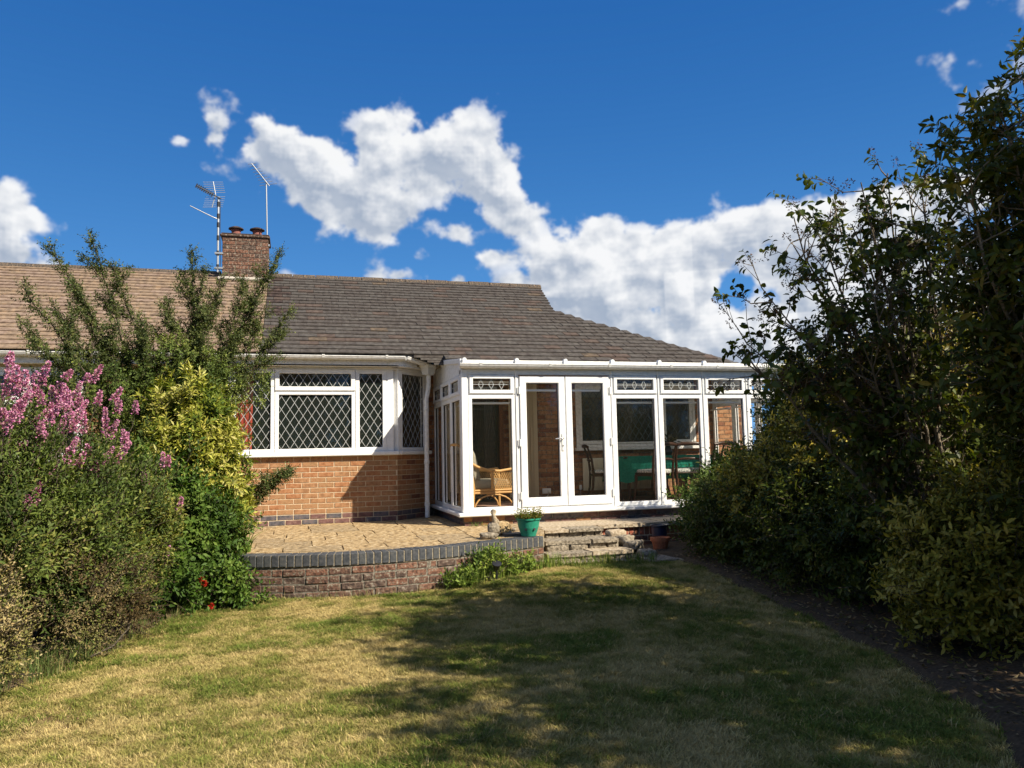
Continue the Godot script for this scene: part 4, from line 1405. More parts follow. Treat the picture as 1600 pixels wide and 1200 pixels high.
func patio() -> void:
	make_rim()
	var area := PackedVector2Array()
	for p in rim: area.push_back(p)
	for p in [Vector2(2.98, -9.12), Vector2(3.02, -9.44), Vector2(8.2, -9.44), Vector2(8.2, -10.16), Vector2(2.2, -10.16), Vector2(2.2, -12.29), Vector2(2.03, -12.08), Vector2(1.5, ZB), Vector2(-1.6, ZB)]: area.push_back(p)
	var base := MB.new()
	base.prism(Geometry2D.offset_polygon(area, -0.03)[0], -0.2, PATIO - 0.016)
	var pt := part(base, "patio", M.earth_joint)
	tag(pt, "", "", "", "structure")
	var inner: PackedVector2Array = Geometry2D.offset_polygon(area, -0.01)[0]
	# keep slabs clear of the capping bricks
	var cap := PackedVector2Array()
	for i in range(0, rim.size(), 4): cap.push_back(rim[i])
	cap.push_back(rim[-1])
	var ring := Geometry2D.offset_polyline(cap, 0.208, Geometry2D.JOIN_ROUND, Geometry2D.END_SQUARE)
	var z := -7.75
	var row := 0
	while z > -12.3:
		var dz := [0.46, 0.46, 0.60][row % 3] as float
		var x := -1.6 - 0.3 * (row % 2)
		while x < 3.0:
			var dx := [0.60, 0.60, 0.46][rng.randi() % 3] as float
			for piece in Geometry2D.intersect_polygons(rough_rect(x + 0.006, x + dx - 0.006, z - dz + 0.006, z - 0.006, 0.005), inner):
				var left := [piece]
				for g in ring:
					var next := []
					for q in left: next.append_array(Geometry2D.clip_polygons(q, g))
					left = next
				for q in left:
					if q.size() > 2 and not Geometry2D.triangulate_polygon(q).is_empty():
						slab(pt, q, PATIO - 0.05, PATIO + rng.randf_range(-0.004, 0.002), [M.stone_slab, M.stone_slab, M.stone_slab_dull][rng.randi() % 3])
			x += dx
		z -= dz
		row += 1
	# walkway along the conservatory: pale coping stones
	var cx := 3.04
	while cx < 8.0:
		var l := rng.randf_range(0.6, 0.95)
		slab(pt, rough_rect(cx, cx + l - 0.012, -10.15, -9.40, 0.005), PATIO - 0.045, PATIO + 0.004 + rng.randf_range(-0.003, 0.003), M.stone_pale if rng.randf() < 0.7 else M.stone_slab, "coping_stone")
		cx += l
	# curved retaining wall
	var w := thing("patio_wall", V(0, 0, 0), "low curved brick wall with blue capping bricks round the patio", "wall")
	var core := MB.new()
	var total := rim_at[-1]
	var n := 70
	for i in n:
		var a := rim_point(total * i / n)
		var b := rim_point(total * (i + 1) / n)
		var pa: Vector2 = a[0]
		var pb: Vector2 = b[0]
		var qa := Vector2(a[1].y, -a[1].x)    # inwards (towards the house)
		var qb := Vector2(b[1].y, -b[1].x)
		var oa := -qa
		var f := func(p: Vector2, y: float) -> Vector3: return V(p.x, y, p.y)
		core.quad(f.call(pa + qa * 0.014, -0.15), f.call(pb + qb * 0.014, -0.15), f.call(pb + qb * 0.014, 0.424), f.call(pa + qa * 0.014, 0.424), V(oa.x, 0, oa.y))
		core.quad(f.call(pa + qa * 0.014, 0.424), f.call(pb + qb * 0.014, 0.424), f.call(pb + qb * 0.2, 0.424), f.call(pa + qa * 0.2, 0.424), Vector3.UP)
	part(core, "wall_core", M.mortar_grey, w)
	var bed := MB.new()
	for i in n:
		var a := rim_point(total * i / n)
		var b := rim_point(total * (i + 1) / n)
		var qa := Vector2(a[1].y, -a[1].x)
		var qb := Vector2(b[1].y, -b[1].x)
		var f := func(p: Vector2, y: float) -> Vector3: return V(p.x, y, p.y)
		bed.quad(f.call(a[0] + qa * 0.004, 0.318), f.call(b[0] + qb * 0.004, 0.318), f.call(b[0] + qb * 0.004, 0.428), f.call(a[0] + qa * 0.004, 0.428), V(-qa.x, 0, -qa.y))
		bed.quad(f.call(a[0] + qa * 0.004, 0.428), f.call(b[0] + qb * 0.004, 0.428), f.call(b[0] + qb * 0.2, 0.428), f.call(a[0] + qa * 0.2, 0.428), Vector3.UP)
	part(bed, "cap_mortar", M.mortar_cap, w)
	var cols := [M.old_brick, M.old_brick, M.old_brick_sooty]
	for k in 5:
		var s := 0.02 + 0.11 * (k % 2)
		while s < total - 0.05:
			var l := minf([0.222, 0.222, 0.222, 0.108][rng.randi() % 4], total - s)
			var q := rim_point(s + l * 0.5)
			var d := V(q[1].x, 0, q[1].y)
			var inn := V(q[1].y, 0, -q[1].x)
			var red: bool = rng.randf() < (0.5 if q[0].x > 1.2 else 0.14)
			var b := put(brick_mesh(snappedf(l - 0.009, 0.01), 0.066, 0.08, 0.007), "brick", M.old_brick_red if red else cols[rng.randi() % cols.size()], w)
			b.transform = Transform3D(Basis(d, Vector3.UP, -inn).rotated(Vector3.UP, rng.randf_range(-0.02, 0.02)), V(q[0].x, -0.035 + k * 0.0755 + 0.008 * sin(s * 3.0), q[0].y) + inn * (0.048 + rng.randf_range(-0.006, 0.006)))
			s += l
	var s2 := 0.0
	while s2 < total - 0.06:
		var q := rim_point(s2 + 0.038)
		var d := V(q[1].x, 0, q[1].y)
		var inn := V(q[1].y, 0, -q[1].x)
		var b := put(brick_mesh(0.0665, 0.113, 0.20, 0.005), "capping_brick", M.soldier_blue if rng.randf() < 0.6 else M.soldier_grey, w)
		b.transform = Transform3D(Basis(d, Vector3.UP, -inn).rotated(Vector3.UP, rng.randf_range(-0.012, 0.012)), V(q[0].x, 0.377 + rng.randf_range(-0.002, 0.002), q[0].y) + inn * 0.098)
		s2 += 0.0765
	# red brick wall under the walkway, right of the steps
	var rw := thing("walkway_wall", V(0, 0, 0), "short red brick wall under the walkway right of the stone steps", "wall")
	pbox(V(3.5, -0.1, -9.6), V(8.2, PATIO - 0.047, -9.456), "wall_core", M.mortar_pale, rw)
	brickwork(rw, V(3.5, 0.268, -9.45), Vector3.RIGHT, Vector3.BACK, 4.7, 1, [M.red_brick, M.red_brick, M.brick_dark], func(_x, _y): return true, [], 0.112, 0.0745)
	brickwork(rw, V(3.5, -0.032, -9.45), Vector3.RIGHT, Vector3.BACK, 4.7, 4, [M.red_brick, M.red_brick, M.old_brick_red, M.brick_dark], func(_x, _y): return true, [], 0.0745)
	# steps: flat stones on rough blocks
	var st := thing("stone_steps", V(0, 0, 0), "worn stone garden steps up to the patio beside the curved wall", "steps")
	var rows := [[0.432, -9.5, -9.10, 2.96, 3.74], [0.33, -9.14, -8.72, 2.86, 3.80], [0.222, -8.76, -8.46, 2.80, 3.86], [0.128, -8.5, -8.22, 2.86, 3.70]]
	for i in rows.size():
		var q: Array = rows[i]
		var cuts := [q[3], lerpf(q[3], q[4], [0.42, 0.62, 0.5, 0.36][i]), q[4]]
		for j in 2:
			slab(st, rough_rect(cuts[j] + 0.006, cuts[j + 1] - 0.006, q[1], q[2] + rng.randf_range(-0.02, 0.02), 0.013), q[0] - 0.042, q[0] + rng.randf_range(-0.006, 0.004), M.stone_grey if (i + j) % 3 else M.stone_pale, "tread_stone", 0.01)
		var x: float = q[3] + 0.01
		while x < q[4] - 0.06 and i < 3:
			var l := minf(rng.randf_range(0.14, 0.34), q[4] - x)
			var b := put(rock_mesh(V(l - 0.006, 0.085, 0.2), 0.28, 0.07, rng.randi() % 999, 18, 10), "riser_stone", M.stone_grey, st)
			b.position = V(x + l * 0.5, q[0] - 0.082, q[2] - 0.125)
			x += l
	pbox(V(2.98, 0.2, -9.5), V(3.72, 0.385, -9.19), "rubble_core", M.earth_joint, st)
	pbox(V(2.9, -0.1, -9.45), V(3.72, 0.28, -8.82), "rubble_core", M.earth_joint, st)
	pbox(V(2.84, -0.1, -8.95), V(3.78, 0.17, -8.56), "rubble_core", M.earth_joint, st)
	# lower paving right of the steps
	var lp := MB.new()
	lp.prism(rough_rect(3.80, 5.0, -9.44, -7.95, 0.02), -0.1, 0.125)
	var lo := part(lp, "lower_paving", M.earth_joint)
	tag(lo, "", "", "", "structure")
	for i in 3:
		for j in 3:
			var x0 := 3.84 + i * 0.38
			var z0 := -7.98 - j * 0.47
			slab(lo, rough_rect(x0 + rng.randf_range(0, 0.03), x0 + 0.36, z0 - 0.44, z0 - rng.randf_range(0, 0.03), 0.022), 0.10, 0.138 + rng.randf_range(-0.004, 0.012), M.stone_grey)


# ---------------------------------------------------------------- furniture in the conservatory
func dining_chair(at: Vector3, turn: float, label: String) -> void:
	# faces +z when turn is 0
	var c := thing("dining_chair", at, label, "chair", "dining chairs round the green table", turn)
	for s in [-1.0, 1.0]:
		var m := MB.new()
		m.tube([V(s * 0.19, 0, -0.27), V(s * 0.19, 0.22, -0.215), V(s * 0.195, 0.44, -0.20), V(s * 0.20, 0.66, -0.225), V(s * 0.205, 0.86, -0.29)], [0.016, 0.02, 0.022, 0.019, 0.015], 8)
		part(m, "back_post", M.dark_wood, c)
		var l := MB.new()
		l.tube([V(s * 0.215, 0, 0.25), V(s * 0.21, 0.16, 0.215), V(s * 0.205, 0.30, 0.195), V(s * 0.205, 0.41, 0.19)], [0.013, 0.017, 0.022, 0.024], 8)
		part(l, "leg", M.dark_wood, c)
		var k := MB.new()
		k.bar(V(s * 0.2, 0.415, -0.2), V(s * 0.205, 0.415, 0.2), 0.024, 0.055, Vector3.UP, 0.004)
		part(k, "seat_rail", M.dark_wood, c)
	var a := MB.new()
	a.bar(V(-0.21, 0.415, 0.2), V(0.21, 0.415, 0.2), 0.055, 0.024, Vector3.BACK, 0.004)
	part(a, "seat_rail", M.dark_wood, c)
	var t := MB.new()
	t.tube([V(-0.225, 0.855, -0.285), V(-0.1, 0.872, -0.315), V(0.1, 0.872, -0.315), V(0.225, 0.855, -0.285)], [0.02, 0.03, 0.03, 0.02], 8)
	part(t, "top_rail", M.dark_wood, c)
	var b := MB.new()
	b.tube([V(-0.2, 0.63, -0.222), V(-0.08, 0.645, -0.25), V(0.08, 0.645, -0.25), V(0.2, 0.63, -0.222)], [0.013, 0.02, 0.02, 0.013], 8)
	part(b, "back_rail", M.dark_wood, c)
	var s2 := put(rock_mesh(V(0.43, 0.075, 0.43), 0.35, 0.0, 1, 20, 8), "seat_pad", M.seat_stripe, c)
	s2.position = V(0, 0.455, 0.0)


func furniture() -> void:
	# table under a green cloth
	var t := thing("dining_table", V(5.78, FLOOR, -11.62), "dining table behind the conservatory panes, under a green cloth", "table")
	pbox(V(-0.78, 0.66, -0.42), V(0.78, 0.685, 0.42), "table_top", M.dark_wood, t, 0.004)
	for s in [[-0.68, -0.34], [0.68, -0.34], [-0.68, 0.34], [0.68, 0.34]]:
		var m := MB.new()
		m.tube([V(s[0], 0, s[1]), V(s[0], 0.4, s[1]), V(s[0], 0.66, s[1])], [0.022, 0.03, 0.035], 8)
		part(m, "leg", M.dark_wood, t)
	var cl := thing("tablecloth", V(5.78, FLOOR + 0.687, -11.62), "dark green tablecloth hanging over the dining table", "tablecloth")
	var m := MB.new()
	var n := 96
	var prev := []
	for i in n + 1:
		var g := TAU * i / n
		var ca := signf(cos(g)) * pow(absf(cos(g)), 0.22) * 0.80
		var sa := signf(sin(g)) * pow(absf(sin(g)), 0.22) * 0.44
		var wav := 0.022 * sin(i * 0.9) + 0.014 * sin(i * 2.3)
		var out_ := V(ca / 0.80, 0, sa / 0.44).normalized()
		var hem := -0.36 - 0.05 * absf(sin(2 * g))
		var ring := [V(0, 0.006, 0), V(ca, 0.006, sa), V(ca, -0.02, sa) + out_ * 0.006, V(ca, hem, sa) + out_ * (0.035 + wav)]
		if i:
			for k in 3:
				var nn := Vector3.UP if k == 0 else out_
				m.squad([prev[k], prev[k + 1], ring[k + 1], ring[k]], [nn, nn, nn, nn])
		prev = ring
	part(m, "cloth", M.green_cloth, cl)
	dining_chair(V(4.80, FLOOR, -11.55), PI / 2 - 0.25, "dark dining chair before the radiator, seen through the right door")
	dining_chair(V(5.38, FLOOR, -10.95), PI + 0.25, "dark dining chair at the near side of the green table, nearest the doors")
	dining_chair(V(5.90, FLOOR, -10.98), PI - 0.12, "dark dining chair at the middle of the near side of the green table")
	dining_chair(V(6.42, FLOOR, -11.02), PI + 0.3, "dark dining chair at the near side of the green table, nearest the hedge")
	dining_chair(V(6.86, FLOOR, -11.62), -PI / 2, "dark dining chair at the right end of the green table")
	# dried flowers on the table
	var v := thing("vase", V(5.98, FLOOR + 0.694, -11.62), "dark vase of dried flowers on the green tablecloth", "vase")
	var vb := MB.new()
	vb.lathe(Transform3D.IDENTITY, [Vector2(0, 0), Vector2(0.045, 0), Vector2(0.07, 0.06), Vector2(0.05, 0.12), Vector2(0.035, 0.15), Vector2(0.045, 0.165), Vector2(0.0, 0.165)], 18)
	part(vb, "vase_body", M.black_plastic, v)
	var fl := MB.new()
	for k in 170:
		var d := V(rng.randfn(), absf(rng.randfn()) * 0.8 + 0.2, rng.randfn()).normalized()
		var s := d.cross(V(rng.randf(), 1, rng.randf())).normalized()
		fl.leaf(V(0, 0.16, 0) + d * rng.randf_range(0.02, 0.15), (d + V(0, -0.4, 0)).normalized(), s, rng.randf_range(0.05, 0.11), rng.randf_range(0.03, 0.06), 0.15, [L(0.06, 0.07, 0.03), L(0.13, 0.11, 0.06), L(0.2, 0.17, 0.1), L(0.03, 0.035, 0.02)][rng.randi() % 4])
	tag(part(fl, "dried_flowers", M.dry_leaf, v), "", "", "", "stuff")
	# radiator, socket, blinds
	var rd := thing("radiator", V(4.70, 0.73, ZW + 0.012), "cream panel radiator on the brick wall below the window", "radiator")
	pbox(V(0.0, 0.0, 0.03), V(1.25, 0.54, 0.052), "panel", M.radiator_paint, rd, 0.006)
	for k in 30:
		pbox(V(0.02 + k * 0.041, 0.03, 0.050), V(0.045 + k * 0.041, 0.51, 0.062), "rib", M.radiator_paint, rd, 0.005)
	for x in [0.2, 1.05]: pbox(V(x, 0.2, 0.0), V(x + 0.05, 0.34, 0.03), "bracket", M.radiator_paint, rd)
	var vv := MB.new()
	vv.tube([V(-0.05, -0.12, 0.04), V(-0.05, 0.04, 0.04), V(0.0, 0.04, 0.04)], [0.008, 0.008, 0.008], 8)
	var pip := part(vv, "pipe", M.chrome, rd)
	var vk := MB.new()
	vk.lathe(Transform3D(Basis.IDENTITY, V(-0.05, 0.02, 0.04)), [Vector2(0, 0), Vector2(0.02, 0.0), Vector2(0.024, 0.04), Vector2(0.02, 0.075), Vector2(0, 0.08)], 14)
	part(vk, "valve", M.white_gloss, rd)
	var so := thing("wall_socket", V(4.06, 0.70, ZW + 0.001), "white double wall socket low on the brick wall behind the door", "socket")
	pbox(V(-0.075, 0.0, 0.0), V(0.075, 0.088, 0.022), "face_plate", M.white_gloss, so, 0.006)
	pbox(V(0.01, 0.02, 0.022), V(0.062, 0.068, 0.055), "plug", M.white_gloss, so, 0.008)
	var cb := MB.new()
	cb.tube([V(0.03, 0.022, 0.05), V(0.0, -0.04, 0.05), V(-0.08, -0.06, 0.05), V(-0.16, -0.02, 0.04), V(-0.2, -0.095, 0.04)], [0.006, 0.006, 0.006, 0.006, 0.006], 7)
	part(cb, "cable", M.cream_fabric, so)
	var bl := thing("vertical_blind", V(3.40, FLOOR, ZW + 0.13), "cream vertical blind drawn back beside the brick wall", "blind")
	pbox(V(-1.05, 1.93, -0.03), V(0.5, 1.97, 0.03), "head_rail", M.white_gloss, bl, 0.004)
	for k in 9:
		var sm := MB.new()
		sm.box(Transform3D(Basis(Vector3.UP, 0.45 + rng.randf_range(-0.15, 0.15)), V(0.03 + k * 0.053, 0.99, 0)), V(0.089, 1.86, 0.002))
		part(sm, "slat", M.cream_fabric, bl)
	# blinds drawn across the left side
	for k in 3:
		var sb := thing("side_blind", V(CX0 + 0.11, FLOOR, ZW + 0.36 + k * 0.68), ["cream blind drawn across the left side pane nearest the house wall", "cream blind drawn across the middle left side pane", "cream blind drawn across the left side pane nearest the front corner"][k], "blind", "blinds on the left side of the conservatory")
		pbox(V(-0.02, 1.80, -0.32), V(0.02, 1.84, 0.32), "head_rail", M.white_gloss, sb, 0.004)
		for j in 8:
			var sm := MB.new()
			sm.box(Transform3D(Basis(Vector3.UP, 0.12), V(0, 0.95 + 0.06 * k, -0.28 + j * 0.08)), V(0.002, 1.70 - 0.12 * k, 0.089))
			part(sm, "slat", M.cream_fabric, sb)
	# rattan armchair, facing right
	var ch := thing("rattan_armchair", V(2.66, FLOOR, -10.86), "honey coloured rattan armchair with floral cushions in the conservatory corner", "armchair", "", 0.12)
	for s in [-1.0, 1.0]:
		var z: float = s * 0.29
		var arm := MB.new()
		arm.tube([V(-0.33, 0.66, z), V(-0.22, 0.60, z), V(-0.05, 0.545, z), V(0.12, 0.535, z), V(0.30, 0.56, z), V(0.325, 0.54, z), V(0.325, 0.30, z), V(0.33, 0.0, z)], [0.02, 0.02, 0.021, 0.021, 0.021, 0.021, 0.02, 0.019], 8)
		part(arm, "arm", M.rattan, ch)
		var lg := MB.new()
		lg.tube([V(-0.30, 0.0, z), V(-0.28, 0.3, z), V(-0.33, 0.66, z), V(-0.42, 0.86, z * 0.9)], [0.019, 0.02, 0.02, 0.018], 8)
		part(lg, "back_post", M.rattan, ch)
		for y in [0.27, 0.235]:
			var rl := MB.new()
			rl.tube([V(-0.28, y, z), V(0.325, y, z)], [0.016, 0.016], 8)
			part(rl, "side_rail", M.rattan, ch)
		var ar := MB.new()
		var pts := []
		var rad := []
		for k in 11:
			var g := PI * k / 10.0
			pts.push_back(V(0.02 - cos(g) * 0.29, 0.02 + sin(g) * 0.19, z))
			rad.push_back(0.012)
		ar.tube(pts, rad, 7)
		part(ar, "arched_brace", M.rattan, ch)
		var po := MB.new()
		po.tube([V(0.0, 0.28, z), V(0.0, 0.53, z)], [0.02, 0.02], 8)
		part(po, "arm_post", M.rattan, ch)
		# woven side: crossing canes
		var wv := MB.new()
		for k in 9:
			var x := 0.03 + k * 0.034
			wv.bar(V(x, 0.285, z + 0.004), V(minf(x + 0.13, 0.315), 0.285 + (minf(x + 0.13, 0.315) - x) * 1.75, z + 0.004), 0.009, 0.005, Vector3.BACK)
			wv.bar(V(x, 0.285, z - 0.004), V(maxf(x - 0.13, 0.015), 0.285 + (x - maxf(x - 0.13, 0.015)) * 1.75, z - 0.004), 0.009, 0.005, Vector3.BACK)
		tag(part(wv, "woven_panel", M.rattan, ch), "", "", "", "stuff")
	var fr := MB.new()
	fr.tube([V(0.325, 0.27, -0.29), V(0.325, 0.27, 0.29)], [0.02, 0.02], 8)
	part(fr, "front_rail", M.rattan, ch)
	var tp := MB.new()
	tp.tube([V(-0.42, 0.86, -0.27), V(-0.46, 0.92, -0.12), V(-0.46, 0.92, 0.12), V(-0.42, 0.86, 0.27)], [0.02, 0.021, 0.021, 0.02], 8)
	part(tp, "top_rail", M.rattan, ch)
	var sc := put(rock_mesh(V(0.58, 0.14, 0.54), 0.4, 0.03, 5, 22, 10), "seat_cushion", M.cushion_print, ch)
	sc.position = V(0.02, 0.355, 0)
	var bc := put(rock_mesh(V(0.14, 0.50, 0.52), 0.42, 0.03, 6, 22, 10), "back_cushion", M.cushion_print, ch)
	bc.transform = Transform3D(Basis(Vector3.BACK, 0.24), V(-0.25, 0.62, 0))


# ---------------------------------------------------------------- aerials on the chimney
func aerials() -> void:
	# taller one on the right: mast with a small yagi
	var a := thing("television_aerial", V(-0.47, 4.9, -14.5), "slim television aerial on a tall pale mast right of the chimney pots", "aerial")
	var m := MB.new()
	m.tube([V(0.0, 0, 0), V(-0.035, 1.56, 0)], [0.014, 0.013], 8)
	part(m, "mast", M.galvanised, a)
	for y in [0.08, 0.36]: pbox(V(-0.04, y, -0.05), V(0.035, y + 0.035, 0.02), "clamp", M.galvanised, a)
	var p0 := V(0.02, 1.50, 0)
	var p1 := V(-0.29, 1.86, 0.12)
	var bm := MB.new()
	bm.tube([p0, p1], [0.010, 0.010], 6)
	part(bm, "boom", M.galvanised, a)
	var across := (p1 - p0).normalized().cross(V(0.1, 0.3, 1).normalized()).normalized()
	for k in 9:
		var e := MB.new()
		var p := p0.lerp(p1, 0.06 + k * 0.115)
		var l := 0.16 if k == 0 else 0.12 - 0.006 * k
		var d := V(0.96, 0.12, 0.25).normalized()
		e.tube([p - d * l, p + d * l], [0.005, 0.005], 5)
		part(e, "element", M.galvanised, a)
	# left: stout mast with a grid reflector, a boom of directors and a bare side arm
	var b := thing("rooftop_aerial", V(-1.32, 4.72, -14.42), "television aerial with grid reflector and bare side arm left of the chimney", "aerial")
	var mm := MB.new()
	mm.tube([V(0, 0, 0), V(0, 1.38, 0)], [0.020, 0.020], 10)
	part(mm, "mast", M.galvanised, b)
	for y in [0.05, 0.30, 0.58, 0.82, 0.98, 1.2]:
		var t := MB.new()
		t.tube([V(0, y, 0), V(0, y + 0.09, 0)], [0.025, 0.025], 10)
		part(t, "tape_band", M.black_plastic, b)
	for y in [0.06, 0.33]: pbox(V(-0.05, y, -0.05), V(0.09, y + 0.03, 0.03), "bracket", M.galvanised, b)
	var q0 := V(0.0, 1.36, 0.02)
	var q1 := V(-0.36, 1.53, 0.10)
	var bo := MB.new()
	bo.tube([q0 + V(0.05, -0.02, 0), q1], [0.012, 0.012], 6)
	part(bo, "boom", M.black_plastic, b)
	for k in 9:
		var e := MB.new()
		var p := q0.lerp(q1, 0.28 + k * 0.09)
		e.bar(p + V(-0.014, -0.035, 0), p + V(0.014, 0.035, 0), 0.02, 0.02)
		part(e, "director", M.black_plastic, b)
	var g0 := V(-0.05, 1.42, 0.0)
	for s in [-1.0, 1.0]:
		var sp := MB.new()
		sp.tube([g0, g0 + V(-0.045 if s > 0 else -0.06, s * 0.24, 0.0)], [0.009, 0.009], 6)
		part(sp, "reflector_arm", M.galvanised, b)
		for k in 6:
			var e := MB.new()
			var p := g0 + V(-0.05 * (k + 1) / 6.0, s * (0.04 + k * 0.038), 0)
			e.tube([p + V(-0.16, -0.02, 0.02), p + V(0.17, 0.02, -0.02)], [0.004, 0.004], 5)
			part(e, "reflector_rod", M.galvanised, b)
	var sa := MB.new()
	sa.tube([V(0.0, 0.97, 0.0), V(-0.10, 1.0, 0.03), V(-0.47, 1.17, 0.05)], [0.010, 0.010, 0.009], 6)
	part(sa, "side_arm", M.galvanised, b)
	var cb := MB.new()
	cb.tube([V(0.03, 1.3, 0), V(0.035, 0.7, 0.01), V(0.05, 0.2, 0.02), V(0.03, -0.1, 0.03)], [0.006, 0.006, 0.006, 0.006], 6)
	part(cb, "cable", M.black_plastic, b)


# ---------------------------------------------------------------- pots and ornaments
func ornaments() -> void:
	var bowl := thing("planter", V(2.58, PATIO + 0.004, -8.50), "green plastic planter of small leafy plants at the end of the patio wall", "planter")
	var m := MB.new()
	m.lathe(Transform3D.IDENTITY, [Vector2(0, 0), Vector2(0.075, 0), Vector2(0.082, 0.006), Vector2(0.115, 0.10), Vector2(0.132, 0.185), Vector2(0.142, 0.188), Vector2(0.142, 0.205), Vector2(0.13, 0.205), Vector2(0.124, 0.17), Vector2(0.0, 0.165)], 36)
	part(m, "bowl", M.green_plastic, bowl)
	for g in [1.25, 2.15]:
		var hl := MB.new()
		hl.tube([V(cos(g) * 0.10, 0.085, sin(g) * 0.10), V(cos(g) * 0.118, 0.088, sin(g) * 0.118)], [0.014, 0.014], 10)
		part(hl, "drain_hole", M.black_plastic, bowl)
	pbox(V(-0.09, 0.166, -0.09), V(0.09, 0.175, 0.09), "compost", M.soil, bowl)
	var fo := MB.new()
	for k in 170:
		var a := rng.randf() * TAU
		var rr := sqrt(rng.randf()) * 0.13
		var p := V(cos(a) * rr, 0.17, sin(a) * rr)
		var d := V(cos(a) * rr * 3.0 + rng.randfn() * 0.3, 1.0, sin(a) * rr * 3.0 + rng.randfn() * 0.3).normalized()
		var hgt := rng.randf_range(0.06, 0.16)
		for j in 5:
			var q := p + d * hgt * (j + 1) / 5.0
			var g := rng.randf() * TAU
			var ld := (V(cos(g), 0.6, sin(g))).normalized()
			fo.leaf(q, ld, ld.cross(Vector3.UP).normalized(), rng.randf_range(0.028, 0.045), 0.015, 0.2, [L(0.14, 0.17, 0.03), L(0.24, 0.24, 0.05), L(0.08, 0.12, 0.025), L(0.28, 0.2, 0.06)][rng.randi() % 4])
	tag(part(fo, "foliage", M.leaf_matte, bowl), "", "", "", "stuff")
	# stone bird on a rock
	var st := thing("stone_bird", V(2.18, PATIO + 0.004, -8.52), "weathered stone bird ornament perched on a rock near the green planter", "ornament")
	put(rock_mesh(V(0.21, 0.075, 0.16), 0.7, 0.16, 21), "base_rock", M.stone_grey, st).position = V(-0.07, 0.03, 0.03)
	put(rock_mesh(V(0.13, 0.13, 0.11), 0.7, 0.14, 22), "perch_rock", M.stone_grey, st).position = V(-0.005, 0.105, 0.0)
	var bd := MB.new()
	bd.tube([V(0.01, 0.14, 0), V(0.015, 0.175, 0.0), V(0.005, 0.21, 0.005), V(-0.004, 0.24, 0.005), V(-0.006, 0.262, 0.005), V(-0.005, 0.285, 0.004), V(-0.005, 0.305, 0.004), V(-0.004, 0.318, 0.004)], [0.022, 0.034, 0.031, 0.024, 0.022, 0.034, 0.031, 0.012], 14)
	var body := part(bd, "body", M.stone_pale, st)
	var bk := MB.new()
	bk.tube([V(-0.03, 0.288, 0.012), V(-0.05, 0.28, 0.02)], [0.011, 0.003], 8)
	part(bk, "beak", M.stone_pale, body)
	var wg := MB.new()
	wg.tube([V(0.032, 0.205, 0.014), V(0.045, 0.175, 0.01), V(0.05, 0.14, 0.0)], [0.012, 0.018, 0.006], 8)
	part(wg, "wing", M.stone_pale, body)
	# stone tortoise
	var to := thing("stone_tortoise", V(2.37, PATIO + 0.004, -8.86), "rounded brown stone tortoise ornament behind the stone bird", "ornament")
	put(rock_mesh(V(0.22, 0.2, 0.17), 0.85, 0.07, 31), "shell", M.stone_slab, to).position = V(0, 0.055, 0)
	put(rock_mesh(V(0.06, 0.055, 0.05), 0.9, 0.05, 32), "head", M.stone_grey, to).position = V(0.125, 0.05, 0.02)
	for s in [[-0.07, 0.07], [0.07, 0.07], [-0.07, -0.07], [0.07, -0.07]]:
		put(rock_mesh(V(0.05, 0.045, 0.05), 0.9, 0.05, 33), "foot", M.stone_grey, to).position = V(s[0], 0.02, s[1])
	var sl := thing("slate_offcut", V(2.47, PATIO + 0.004, -8.66), "flat dark slate offcut lying left of the green planter", "stone")
	var so := MB.new()
	so.prism(rough_rect(-0.14, 0.10, -0.09, 0.08, 0.012), 0.0, 0.028, Color.WHITE, 0.004)
	part(so, "slate", M.soldier_grey, sl)
	# pots on the lower paving
	var tp := thing("terracotta_pot", V(4.36, 0.14, -8.78), "terracotta flower pot on the lower paving by the red brick wall", "pot")
	var t := MB.new()
	t.lathe(Transform3D.IDENTITY, [Vector2(0, 0), Vector2(0.075, 0), Vector2(0.105, 0.125), Vector2(0.118, 0.125), Vector2(0.122, 0.17), Vector2(0.108, 0.172), Vector2(0.10, 0.14), Vector2(0, 0.135)], 30)
	part(t, "pot_body", M.terracotta, tp)
	var ts := MB.new()
	ts.lathe(Transform3D(Basis.IDENTITY, V(0, 0.138, 0)), [Vector2(0.099, 0), Vector2(0.05, 0.008), Vector2(0, 0.01)], 20)
	part(ts, "compost", M.soil, tp)
	var np := thing("dark_pot", V(4.52, 0.14, -9.12), "tall dark blue glazed pot against the red brick wall", "pot")
	var k := MB.new()
	k.lathe(Transform3D.IDENTITY, [Vector2(0, 0), Vector2(0.075, 0), Vector2(0.09, 0.1), Vector2(0.10, 0.26), Vector2(0.115, 0.27), Vector2(0.115, 0.29), Vector2(0.09, 0.29), Vector2(0.085, 0.25), Vector2(0, 0.25)], 28)
	part(k, "pot_body", M.navy_glaze, np)
	# small solar light among the weeds
	var so2 := thing("solar_light", V(2.02, ground(2.02, -7.82), -7.82), "small black solar spike light among the weeds below the wall", "garden light")
	var sp := MB.new()
	sp.tube([V(0, -0.05, 0), V(0, 0.13, 0)], [0.008, 0.008], 8)
	part(sp, "spike", M.black_plastic, so2)
	var hd := MB.new()
	hd.lathe(Transform3D(Basis(Vector3.RIGHT, 0.5), V(0, 0.16, 0)), [Vector2(0, -0.04), Vector2(0.03, -0.035), Vector2(0.045, 0.02), Vector2(0.05, 0.03), Vector2(0.0, 0.035)], 16)
	part(hd, "lamp_head", M.black_plastic, so2)
